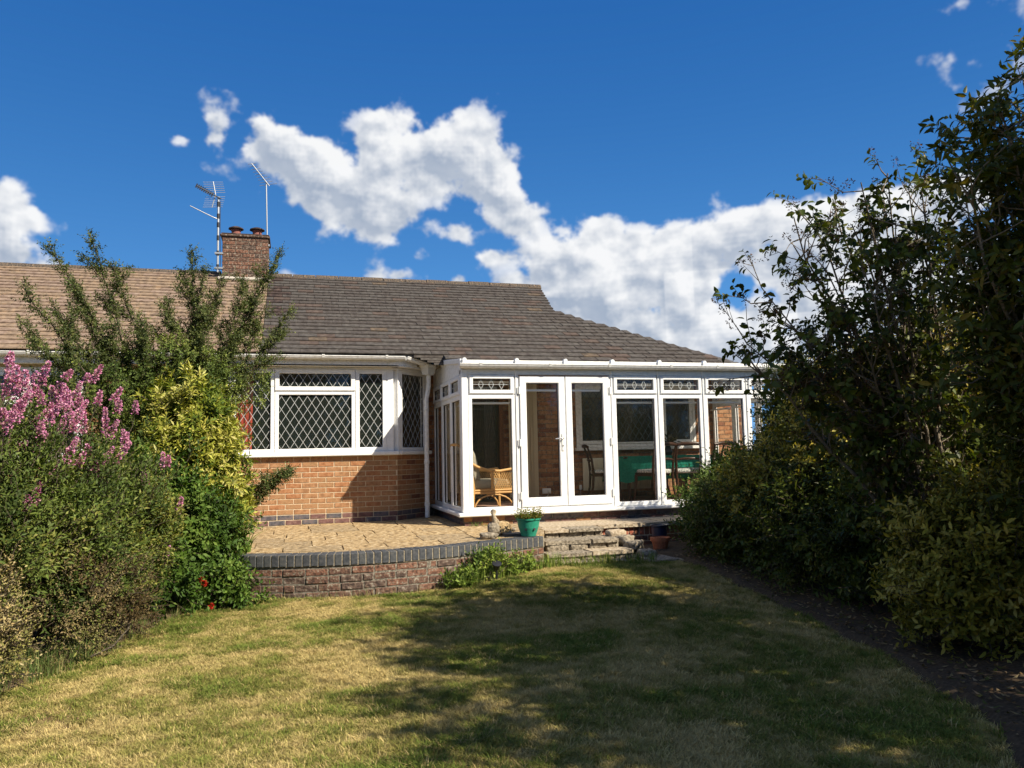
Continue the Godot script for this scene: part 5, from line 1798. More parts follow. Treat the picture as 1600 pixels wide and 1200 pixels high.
	# loose rocks at the right end of the steps
	var where := [[V(3.86, 0.36, -8.98), V(0.24, 0.10, 0.16), "pale loose rock beside the top step"], [V(3.98, 0.24, -8.72), V(0.25, 0.11, 0.2), "loose rock at the end of the middle step"], [V(4.00, 0.17, -8.42), V(0.28, 0.1, 0.2), "flat loose rock at the end of the lowest step"], [V(3.92, 0.29, -8.88), V(0.22, 0.12, 0.2), "wedged rock under the pale loose rock by the steps"]]
	for i in where.size():
		var rk := put(rock_mesh(where[i][1], 0.5, 0.13, 40 + i), "loose_rock", M.stone_grey if i else M.stone_pale)
		tag(rk, where[i][2], "rock", "rocks at the end of the steps")
		rk.position = where[i][0]
		rk.rotation.y = i * 0.7
	for q in [[V(3.96, 0.09, -8.86), V(0.26, 0.26, 0.3), "earthy block under the rocks, beside the middle step"], [V(4.02, 0.06, -8.52), V(0.24, 0.16, 0.26), "low block at the foot of the steps beside the lower paving"]]:
		var rk := put(rock_mesh(q[1], 0.4, 0.1, 60), "loose_rock", M.stone_grey)
		tag(rk, q[2], "rock", "rocks at the end of the steps")
		rk.position = q[0]


# ---------------------------------------------------------------- plants
func dir3() -> Vector3:
	return V(rng.randfn(), rng.randfn(), rng.randfn()).normalized()


func shade_of(pal: Array, t: float) -> Color:
	var c: Color = pal[clampi(int(t * pal.size()), 0, pal.size() - 1)]
	var k := rng.randf_range(0.78, 1.22)
	return Color(c.r * k * rng.randf_range(0.93, 1.07), c.g * k, c.b * k * rng.randf_range(0.85, 1.15))


# one twig with its leaves
func twig(f: MB, wood: MB, p: Vector3, d: Vector3, o: Dictionary, tone: float) -> void:
	var l: float = o.twig * rng.randf_range(0.6, 1.3)
	var nl: int = o.leaves
	var s := d.cross(dir3()).normalized()
	var t := d.cross(s)
	var bend: Vector3 = dir3() * 0.25 + V(0, o.get("lift", 0.0), 0)
	for i in nl:
		var k := (i + 0.6) / nl
		var q: Vector3 = p + (d + bend * k) * (l * k)
		var g := i * 2.4 + rng.randf() * 0.9
		var side := s * cos(g) + t * sin(g)
		var ld: Vector3 = (side * o.get("spread", 0.9) + d * lerpf(0.35, 1.0, k) + V(0, o.get("droop", 0.0), 0) + dir3() * 0.25).normalized()
		var ls := ld.cross(d + dir3() * 0.35).normalized()
		var size: float = o.len * rng.randf_range(0.65, 1.2)
		var tn := tone + rng.randf_range(-0.16, 0.16) + (0.14 if o.get("bright_tips", false) and k > 0.65 else 0.0)
		if o.has("round"):
			f.broad(q, ld, ls, size, size * o.ratio, o.get("fold", 0.16), shade_of(o.pal, tn))
		else:
			f.leaf(q, ld, ls, size, size * o.ratio, o.get("fold", 0.16), shade_of(o.pal, tn))
	if wood != null and l > 0.04:
		wood.tube([p - d * 0.03, p + d * l * 0.5 + bend * l * 0.2, p + (d + bend) * l], [0.0035, 0.003, 0.0015], 3, Color.WHITE, false)


# leaves through an ellipsoid with a lumpy outline and gaps
func clump(f: MB, wood: MB, at: Vector3, r: Vector3, count: int, o: Dictionary, seed_: int) -> void:
	var nz := FastNoiseLite.new()
	nz.seed = seed_
	nz.frequency = 0.8
	nz.fractal_octaves = 2
	var gap: float = o.get("gap", -0.25)
	var made := 0
	var tries := 0
	while made < count and tries < count * 4:
		tries += 1
		var u := dir3()
		if u.y < -0.75: continue
		var rad := (1.0 + nz.get_noise_3dv(u * 2.6) * 0.55) * pow(rng.randf(), o.get("shell", 0.35))
		var p := at + u * r * rad
		if p.y < ground(p.x, p.z) + 0.02: continue
		var hole := nz.get_noise_3dv(p * o.get("gap_size", 3.2))
		if hole < gap: continue
		var d: Vector3 = (u + V(0, o.get("up", 0.5), 0) + dir3() * 0.55).normalized()
		var tone: float = 0.5 + nz.get_noise_3dv(p * 2.2 + V(9, 2, 5)) * 0.75
		twig(f, wood if rng.randf() < 0.35 else null, p, d, o, clampf(tone, 0.0, 0.99))
		made += 1


func stems_from(w: MB, base: Vector3, tips: Array, r0: float) -> void:
	for t in tips:
		var b := base + V(rng.randf_range(-0.12, 0.12), 0, rng.randf_range(-0.12, 0.12))
		b.y = ground(b.x, b.z) - 0.05
		var m: Vector3 = b.lerp(t, 0.45) + V(rng.randf_range(-0.1, 0.1), 0.12, rng.randf_range(-0.1, 0.1))
		var q: Vector3 = b.lerp(t, 0.75) + dir3() * 0.06
		w.tube([b, b.lerp(m, 0.5) + dir3() * 0.03, m, q, t], [r0, r0 * 0.85, r0 * 0.65, r0 * 0.42, r0 * 0.2], 6)


# a shrub of clumps: [centre, radii, twigs]
func shrub(called: String, label: String, category: String, at: Vector3, clumps: Array, o: Dictionary, leafm: Material, group := "", barkm: Material = null) -> Node3D:
	var t := thing(called, V(at.x, ground(at.x, at.z), at.z), label, category, group)
	var f := MB.new()
	var w := MB.new()
	var tips := []
	for c in clumps:
		for k in 4: tips.push_back(c[0] + dir3() * c[1] * 0.6)
		clump(f, w, c[0], c[1], c[2], o, rng.randi() % 9999)
	stems_from(w, at, tips, o.get("stem", 0.014))
	var off := -t.position
	var fm := part(f, "foliage", leafm, t)
	fm.position = off
	var wm := part(w, "stems", barkm if barkm else M.bark, t)
	wm.position = off
	return t


# a tree whose limbs reach given points, with side twigs and leaves along their outer half
func reaching_tree(called: String, label: String, at: Vector3, targets: Array, o: Dictionary, leafm: Material) -> Node3D:
	var t := thing(called, V(at.x, ground(at.x, at.z), at.z), label, "tree")
	var w := MB.new()
	var f := MB.new()
	var dead := MB.new()
	# a few main limbs, from which the others fork
	for i in targets.size():
		var e: Vector3 = targets[i]
		var b := at + V(rng.randf_range(-0.12, 0.12), -0.05, rng.randf_range(-0.12, 0.12))
		var fork := at + V((e.x - at.x) * 0.16, 0.75 + 0.1 * (i % 4), (e.z - at.z) * 0.2)
		var m := fork.lerp(e, 0.55) + V(0, o.get("arch", 0.15), 0) + dir3() * 0.12
		var pts := [b]
		var rad := [o.limb]
		for k in 10:
			var s := (k + 1) / 10.0
			pts.push_back(b.bezier_interpolate(fork, m, e, s) + (dir3() * 0.035 if k < 9 else Vector3.ZERO))
			rad.push_back(lerpf(o.limb, 0.004, pow(s, 0.7)))
		w.tube(pts, rad, 6, Color.WHITE, false)
		for k in range(o.get("from", 4), 11):
			var d: Vector3 = (pts[k] - pts[k - 1]).normalized()
			for j in o.shoots:
				var sd: Vector3 = (d * 0.6 + dir3() * 0.95 + V(0, 0.15, 0)).normalized()
				var l: float = o.shoot * rng.randf_range(0.45, 1.15)
				var p: Vector3 = pts[k - 1].lerp(pts[k], rng.randf())
				var q: Vector3 = p + sd * l * 0.5 + dir3() * l * 0.12
				var r: Vector3 = p + sd * l + V(0, l * 0.12, 0) + dir3() * l * 0.15
				w.tube([p, q, r], [0.006, 0.0045, 0.002], 4, Color.WHITE, false)
				for h in o.forks:
					var a: Vector3 = q.lerp(r, rng.randf())
					var ed: Vector3 = (sd + dir3() * 0.9).normalized()
					var c: Vector3 = a + ed * l * rng.randf_range(0.25, 0.5)
					w.tube([a, c], [0.003, 0.0015], 3, Color.WHITE, false)
					if rng.randf() < o.leafy: twig(f, null, c - ed * 0.05, ed, o, clampf(rng.randfn(0.45, 0.24), 0.0, 0.99))
					elif rng.randf() < o.get("heads", 0.0):
						var hl := rng.randf_range(0.05, 0.11)
						for y in 24:
							var yy := rng.randf()
							var u := dir3()
							dead.leaf(c + ed * hl * yy + u * 0.024 * (1.0 - yy * 0.7), u, u.cross(dir3()).normalized(), 0.017, 0.010, 0.2, [L(0.085, 0.045, 0.03), L(0.14, 0.08, 0.05), L(0.05, 0.03, 0.022)][rng.randi() % 3])
				if rng.randf() < o.leafy: twig(f, null, r - sd * 0.06, sd, o, clampf(rng.randfn(0.5, 0.24), 0.0, 0.99))
	var off := -t.position
	part(w, "trunk", M.pale_bark, t).position = off
	part(f, "crown", leafm, t).position = off
	if dead.v.size():
		tag(part(dead, "seed_heads", M.dry_leaf, t), "", "", "", "stuff").position = off
	return t


func tufts(called: String, label: String, category: String, spots: Array, tall: float, blades: int, wide: float, pal: Array, spread := 0.5) -> void:
	var f := MB.new()
	var mid := Vector3.ZERO
	for s in spots: mid += s / spots.size()
	for s in spots:
		for k in blades:
			var a := rng.randf() * TAU
			var p: Vector3 = s + V(cos(a), 0, sin(a)) * rng.randf() * 0.07
			var h := tall * rng.randf_range(0.5, 1.2)
			var out_ := V(cos(a), 0, sin(a))
			var sd := out_.cross(Vector3.UP) * wide * 0.5
			var bend := rng.randf_range(0.1, 1.0) * spread
			var c := shade_of(pal, rng.randf())
			var prev := p
			for j in 3:
				var y := (j + 1) / 3.0
				var q := p + Vector3.UP * h * (y - bend * y * y * 0.45) + out_ * h * bend * y * y
				var wa := sd * (1.0 - j / 3.0 * 0.75)
				var wb := sd * (1.0 - (j + 1) / 3.0 * 0.97)
				var nn := (q - prev).cross(sd).normalized()
				f.quad(prev - wa, prev + wa, q + wb, q - wb, nn, c)
				prev = q
	var t := thing(called, mid, label, category)
	part(f, "blades", M.blade, t).position = -mid


const SPIKES := [[-1.78,2.07,-5.68],[-1.75,1.98,-5.59],[-1.65,1.90,-5.36],[-1.70,1.87,-5.40],[-1.76,1.84,-5.72],[-1.68,1.86,-5.67],[-1.67,1.80,-5.67],[-1.68,1.96,-6.00],[-1.60,1.80,-5.70],[-1.65,1.85,-6.15],[-1.59,1.88,-6.07],[-1.56,1.78,-6.04],[-1.53,1.82,-6.21],[-1.59,1.73,-5.88],[-1.57,1.66,-5.79],[-1.48,1.71,-5.89],[-1.59,1.63,-6.16],[-1.50,1.68,-6.13],[-1.46,1.63,-6.19],[-1.67,1.64,-5.85],[-1.72,1.60,-5.98],[-1.56,1.59,-5.58],[-1.65,1.54,-5.92],[-1.69,1.51,-5.72],[-1.62,1.73,-5.37],[-1.67,1.68,-5.51],[-1.72,1.67,-5.41],[-1.66,1.61,-5.29],[-1.78,1.53,-5.64],[-1.52,2.00,-6.02],[-1.46,2.02,-6.48],[-1.47,1.87,-6.66],[-1.33,1.88,-6.57],[-1.29,1.79,-6.47],[-1.27,1.82,-7.02],[-1.35,1.59,-6.52],[-1.31,1.57,-6.87],[-1.27,1.47,-6.63],[-1.30,1.41,-6.57],[-1.55,1.47,-6.32],[-1.50,1.40,-5.93],[-1.55,1.33,-5.92],[-1.44,1.45,-6.25],[-1.45,1.39,-6.09],[-1.39,1.40,-6.59],[-1.40,1.32,-6.29],[-1.15,1.23,-6.80],[-1.18,1.04,-7.23],[-0.94,0.97,-7.19],[-1.06,0.67,-7.26],[-1.06,0.54,-7.20],[-1.07,1.37,-7.42],[-1.60,1.15,-5.65]]


func left_border() -> void:
	var lance := {"twig": 0.20, "leaves": 9, "len": 0.045, "ratio": 0.30, "up": 0.8, "spread": 0.8, "pal": [L(0.055, 0.085, 0.02), L(0.095, 0.135, 0.03), L(0.145, 0.19, 0.042), L(0.23, 0.245, 0.06)], "gap": -0.10, "gap_size": 3.6}
	# pink spiraea
	var sp := shrub("spiraea", "tall leafy shrub with pink flower spikes at the left edge of the lawn", "shrub", V(-1.8, 0, -6.0), [[V(-1.85, 0.85, -5.85), V(0.42, 0.75, 0.55), 2600], [V(-1.62, 0.80, -6.35), V(0.40, 0.68, 0.45), 2200], [V(-2.15, 1.05, -5.5), V(0.5, 0.8, 0.5), 1500], [V(-1.38, 0.75, -6.95), V(0.32, 0.62, 0.38), 1500]], lance, M.leaf_matte)
	# a lighter olive shrub between the spiraea and the golden one
	var olive := {"twig": 0.16, "leaves": 9, "len": 0.036, "ratio": 0.42, "up": 0.7, "spread": 0.9, "bright_tips": true, "pal": [L(0.075, 0.10, 0.022), L(0.14, 0.165, 0.034), L(0.23, 0.235, 0.05), L(0.33, 0.31, 0.08)], "gap": -0.12, "gap_size": 4.0}
	shrub("olive_shrub", "light olive green shrub behind the half dead brown bush", "shrub", V(-1.35, 0, -6.75), [[V(-1.42, 0.62, -6.7), V(0.22, 0.42, 0.24), 800], [V(-1.25, 0.75, -7.15), V(0.26, 0.36, 0.26), 800]], olive, M.leaf_matte)
	var heads := []
	for k in 5:
		var m := MB.new()
		var l := 0.09 + 0.026 * k
		for j in 230:
			var y := rng.randf()
			var a := rng.randf() * TAU
			var lump := 1.0 + 0.35 * sin(y * 19.0 + k)
			var r := 0.021 * (1.0 - y * y * 0.8) * lump * sqrt(rng.randf_range(0.35, 1.0))
			var u := V(cos(a), rng.randf_range(-0.1, 0.7), sin(a)).normalized()
			m.leaf(V(cos(a) * r, y * l, sin(a) * r), u, u.cross(dir3()).normalized(), 0.014, 0.012, 0.25, shade_of([L(0.52, 0.17, 0.33), L(0.64, 0.27, 0.45), L(0.72, 0.40, 0.55), L(0.56, 0.34, 0.34)], rng.randf()))
		heads.push_back(m.mesh())
	var stalks := MB.new()
	for q in SPIKES:
		for k in (2 if rng.randf() < 0.4 else 1):
			var p := V(q[0], q[1], q[2]) + (dir3() * 0.05 if k else Vector3.ZERO)
			var h := put(heads[rng.randi() % 5], "flower_spike", M.petal, sp)
			var lean := V(rng.randf_range(-0.15, 0.8), 1.0, rng.randf_range(-0.2, 0.5)).normalized()
			var x := lean.cross(Vector3.BACK).normalized()
			h.transform = Transform3D(Basis(x, lean, x.cross(lean)).scaled_local(V(1, rng.randf_range(0.75, 1.15), 1)), p - lean * 0.05 - sp.position)
			stalks.tube([p - lean * 0.04, p - lean * 0.16 - V(0.02, 0, 0.02), p - V(0.1, 0.32, 0.03)], [0.0025, 0.003, 0.004], 4, Color.WHITE, false)
	tag(part(stalks, "flower_stalks", M.bark, sp), "", "", "", "stuff").position = -sp.position
	# cotoneaster with long upright sprays
	var co := thing("cotoneaster", V(-1.2, ground(-1.2, -9.0), -9.0), "sprawling small leaved shrub with long upright sprays against the roofs", "shrub")
	var f := MB.new()
	var w := MB.new()
	var small := {"twig": 0.085, "leaves": 8, "len": 0.026, "ratio": 0.52, "up": 0.4, "spread": 1.0, "pal": [L(0.045, 0.062, 0.022), L(0.075, 0.10, 0.032), L(0.115, 0.14, 0.045), L(0.17, 0.19, 0.06)], "gap": -0.15, "gap_size": 4.0}
	var tips := [V(-2.33, 3.51, -8.40), V(-2.02, 3.70, -8.60), V(-2.13, 3.17, -8.40), V(-1.87, 3.47, -8.80), V(-2.40, 3.00, -7.90), V(-2.39, 2.67, -7.90), V(-1.08, 3.66, -8.90), V(-1.30, 3.08, -8.80), V(-0.94, 3.45, -8.80), V(-0.17, 3.79, -9.20), V(-0.20, 3.60, -9.10), V(-0.03, 3.12, -9.30), V(-0.76, 3.40, -9.0), V(-1.52, 2.83, -8.6), V(-2.24, 2.89, -8.3), V(-0.04, 1.25, -8.70), V(-0.55, 3.37, -9.0), V(-0.40, 2.9, -9.1), V(-0.62, 2.75, -9.0), V(-1.0, 2.95, -8.9)]
	for i in tips.size():
		var t: Vector3 = tips[i]
		var b := V(-1.25 + rng.randf_range(-0.3, 0.3), 0.0, -9.0 + rng.randf_range(-0.15, 0.15))
		var m1 := V(lerpf(b.x, t.x, 0.28), lerpf(b.y, t.y, 0.45), lerpf(b.z, t.z, 0.3))
		var m2 := V(lerpf(b.x, t.x, 0.66), lerpf(b.y, t.y, 0.76), lerpf(b.z, t.z, 0.65))
		if i == 15:
			m1 = V(-0.75, 0.75, -8.9)
			m2 = V(-0.35, 1.02, -8.75)
		var pts := []
		var rad := []
		for k in 15:
			var s := k / 14.0
			var p := b.bezier_interpolate(m1, m2, t, s) + (dir3() * 0.02 if k > 0 and k < 14 else Vector3.ZERO)
			pts.push_back(p)
			rad.push_back(lerpf(0.017, 0.004, s))
		w.tube(pts, rad, 5, Color.WHITE, false)
		for k in range(5, 15):
			var d: Vector3 = (pts[k] - pts[k - 1]).normalized()
			var thick := 0.09 if k < 11 else 0.062
			for j in (42 if k < 13 else 44):
				var p: Vector3 = pts[k - 1].lerp(pts[k], rng.randf()) + dir3() * thick * rng.randf()
				twig(f, null, p, (d * 0.9 + dir3() * 0.9).normalized(), small, clampf(rng.randfn(0.5, 0.25), 0, 0.99))
			# side shoots
			if k > 6 and k < 13 and rng.randf() < 0.75:
				var sd: Vector3 = (d * 0.7 + d.cross(dir3()).normalized() * 0.8 + V(0, 0.3, 0)).normalized()
				var l := rng.randf_range(0.15, 0.38)
				w.tube([pts[k], pts[k] + sd * l * 0.5, pts[k] + sd * l + V(0, 0.05, 0)], [0.006, 0.005, 0.002], 4, Color.WHITE, false)
				for j in int(l * 210):
					twig(f, null, pts[k] + sd * l * rng.randf() + dir3() * 0.04, (sd + dir3() * 0.9).normalized(), small, clampf(rng.randfn(0.5, 0.25), 0, 0.99))
	var loose := small.duplicate()
	loose.pal = [L(0.06, 0.09, 0.024), L(0.10, 0.145, 0.034), L(0.15, 0.20, 0.045), L(0.23, 0.265, 0.065)]
	loose.len = 0.032
	for c in [[V(-1.35, 1.75, -8.85), V(0.75, 0.62, 0.4), 2100], [V(-0.98, 2.05, -9.0), V(0.40, 0.5, 0.35), 1300], [V(-1.95, 2.05, -8.5), V(0.45, 0.4, 0.35), 1000], [V(-2.5, 1.75, -8.0), V(0.4, 0.35, 0.3), 600], [V(-1.3, 2.35, -8.8), V(0.6, 0.35, 0.3), 900], [V(-1.6, 1.2, -8.5), V(0.7, 0.6, 0.4), 1600]]:
		clump(f, w, c[0], c[1], c[2], loose, rng.randi() % 9999)
	part(f, "foliage", M.leaf_matte, co).position = -co.position
	part(w, "stems", M.bark, co).position = -co.position
	# a trailing shoot before the bay window
	var tr := thing("trailing_shoot", V(-0.33, 2.75, -9.6), "leafy shoot hanging down in front of the bay window", "shoot")
	var tf := MB.new()
	var tw := MB.new()
	var tp := [V(-0.62, 2.95, -9.2), V(-0.42, 2.88, -9.5), V(-0.34, 2.6, -9.62), V(-0.345, 2.25, -9.64), V(-0.37, 2.02, -9.62)]
	tw.tube(tp, [0.006, 0.005, 0.004, 0.003, 0.002], 5)
	for k in 4:
		for j in 34:
			twig(tf, null, (tp[k] as Vector3).lerp(tp[k + 1], rng.randf()) + dir3() * 0.05, (V(0, -0.4, 0) + dir3()).normalized(), loose, clampf(rng.randfn(0.65, 0.2), 0, 0.99))
	part(tf, "foliage", M.leaf_matte, tr).position = -tr.position
	part(tw, "stem", M.bark, tr).position = -tr.position
	# yellow-green shrub
	var gold := {"twig": 0.11, "leaves": 10, "len": 0.074, "ratio": 0.27, "up": 0.5, "spread": 1.0, "bright_tips": true, "pal": [L(0.07, 0.115, 0.02), L(0.15, 0.20, 0.03), L(0.30, 0.32, 0.045), L(0.44, 0.42, 0.085), L(0.52, 0.49, 0.16)], "gap": -0.06, "gap_size": 5.0}
	shrub("golden_shrub", "bright yellow green shrub beside the bay window", "shrub", V(-0.8, 0.0, -8.75), [[V(-1.05, 1.75, -8.55), V(0.40, 0.42, 0.35), 850], [V(-0.86, 1.62, -8.5), V(0.27, 0.30, 0.28), 520], [V(-0.84, 1.20, -8.45), V(0.36, 0.36, 0.3), 650], [V(-0.68, 0.86, -8.42), V(0.26, 0.24, 0.26), 380], [V(-1.15, 1.35, -8.4), V(0.36, 0.45, 0.3), 600]], gold, M.leaf_matte)
	# fresh green shrub below it
	var fresh := {"twig": 0.13, "leaves": 7, "len": 0.058, "ratio": 0.42, "up": 0.35, "spread": 1.0, "pal": [L(0.03, 0.06, 0.012), L(0.055, 0.105, 0.018), L(0.085, 0.15, 0.024), L(0.13, 0.20, 0.035)], "gap": -0.22}
	shrub("green_shrub", "fresh green broad leaved shrub between the pink spiraea and the patio wall", "shrub", V(-1.1, 0, -7.95), [[V(-1.12, 0.75, -7.85), V(0.42, 0.62, 0.34), 1300], [V(-0.82, 0.55, -8.05), V(0.34, 0.45, 0.3), 900], [V(-1.5, 0.9, -7.6), V(0.42, 0.6, 0.36), 1000], [V(-1.15, 0.32, -7.45), V(0.30, 0.34, 0.26), 600]], fresh, M.leaf_matte)
	var low := fresh.duplicate()
	low.len = 0.05
	low.ratio = 0.55
	var rose := shrub("low_rose", "low green bush with red blooms at the left end of the patio wall", "shrub", V(-0.72, 0, -7.8), [[V(-0.70, 0.20, -7.80), V(0.27, 0.23, 0.2), 430], [V(-0.48, 0.12, -7.78), V(0.16, 0.14, 0.13), 150]], low, M.leaf_matte)
	for q in [V(-0.77, 0.27, -7.56), V(-0.71, 0.06, -7.58), V(-0.80, 0.30, -7.60)]:
		var m := MB.new()
		for k in 40:
			var u := dir3()
			m.leaf(u * 0.012, u, u.cross(dir3()).normalized(), 0.022, 0.02, 0.3, shade_of([L(0.42, 0.02, 0.015), L(0.5, 0.06, 0.03)], rng.randf()))
		part(m, "bloom", M.petal, rose).position = q - rose.position
	# sword leaves at the patio corner
	var sw := []
	for k in 9: sw.push_back(V(-0.62 + rng.randf_range(-0.16, 0.22), 0.42, -8.42 + rng.randf_range(-0.12, 0.12)))
	tufts("crocosmia", "clump of long sword shaped leaves at the left end of the patio", "plant", sw, 0.36, 11, 0.022, [L(0.06, 0.12, 0.02), L(0.10, 0.18, 0.03), L(0.15, 0.22, 0.04)], 0.9)
	# dry brown hebe and a straw coloured bush in front
	var dry := {"twig": 0.10, "leaves": 8, "len": 0.022, "ratio": 0.42, "up": 0.7, "spread": 0.9, "pal": [L(0.085, 0.06, 0.028), L(0.15, 0.115, 0.055), L(0.23, 0.18, 0.09), L(0.16, 0.16, 0.055)], "gap": -0.1, "gap_size": 4.5, "stem": 0.008}
	shrub("dry_hebe", "half dead brown bush in front of the pink spiraea", "shrub", V(-1.5, 0, -6.1), [[V(-1.50, 0.40, -6.05), V(0.32, 0.42, 0.32), 1500], [V(-1.28, 0.36, -6.45), V(0.28, 0.38, 0.28), 1100]], dry, M.dry_leaf)
	var straw := dry.duplicate()
	straw.pal = [L(0.17, 0.13, 0.055), L(0.27, 0.21, 0.09), L(0.36, 0.29, 0.14), L(0.2, 0.19, 0.06)]
	shrub("straw_bush", "pale straw coloured dry bush at the left edge of the picture", "shrub", V(-1.95, 0, -5.2), [[V(-1.78, 0.40, -5.2), V(0.28, 0.45, 0.3), 1500]], straw, M.dry_leaf)
	# dead sticks
	var sk := thing("dead_stick", V(-1.2, 0.05, -6.05), "bare dead stick leaning out of the brown bush", "stick")
	var sm := MB.new()
	sm.tube([V(-0.15, -0.02, -0.05), V(0.0, 0.05, 0.0), V(0.10, 0.17, 0.03)], [0.008, 0.008, 0.005], 6)
	part(sm, "stick", M.pale_bark, sk)
	# long grass along the bed
	var sp2 := []
	for k in 90:
		var z := rng.randf_range(-6.4, -4.5)
		var x := edge_left(z) + rng.randf_range(-0.28, 0.06)
		sp2.push_back(V(x, ground(x, z) + 0.01, z))
	tufts("long_grass", "uncut long grass along the edge of the left border", "grass", sp2, 0.20, 26, 0.005, [L(0.08, 0.13, 0.035), L(0.12, 0.17, 0.05), L(0.18, 0.22, 0.07), L(0.28, 0.25, 0.11)], 0.9)
	var sp3 := []
	for k in 34:
		var z := rng.randf_range(-7.75, -6.3)
		var x := edge_left(z) + rng.randf_range(-0.15, 0.08)
		sp3.push_back(V(x, ground(x, z) + 0.01, z))
	tufts("edge_grass", "ragged grass between the lawn and the fresh green shrub", "grass", sp3, 0.13, 12, 0.006, [L(0.09, 0.13, 0.035), L(0.15, 0.18, 0.05), L(0.28, 0.24, 0.11)])


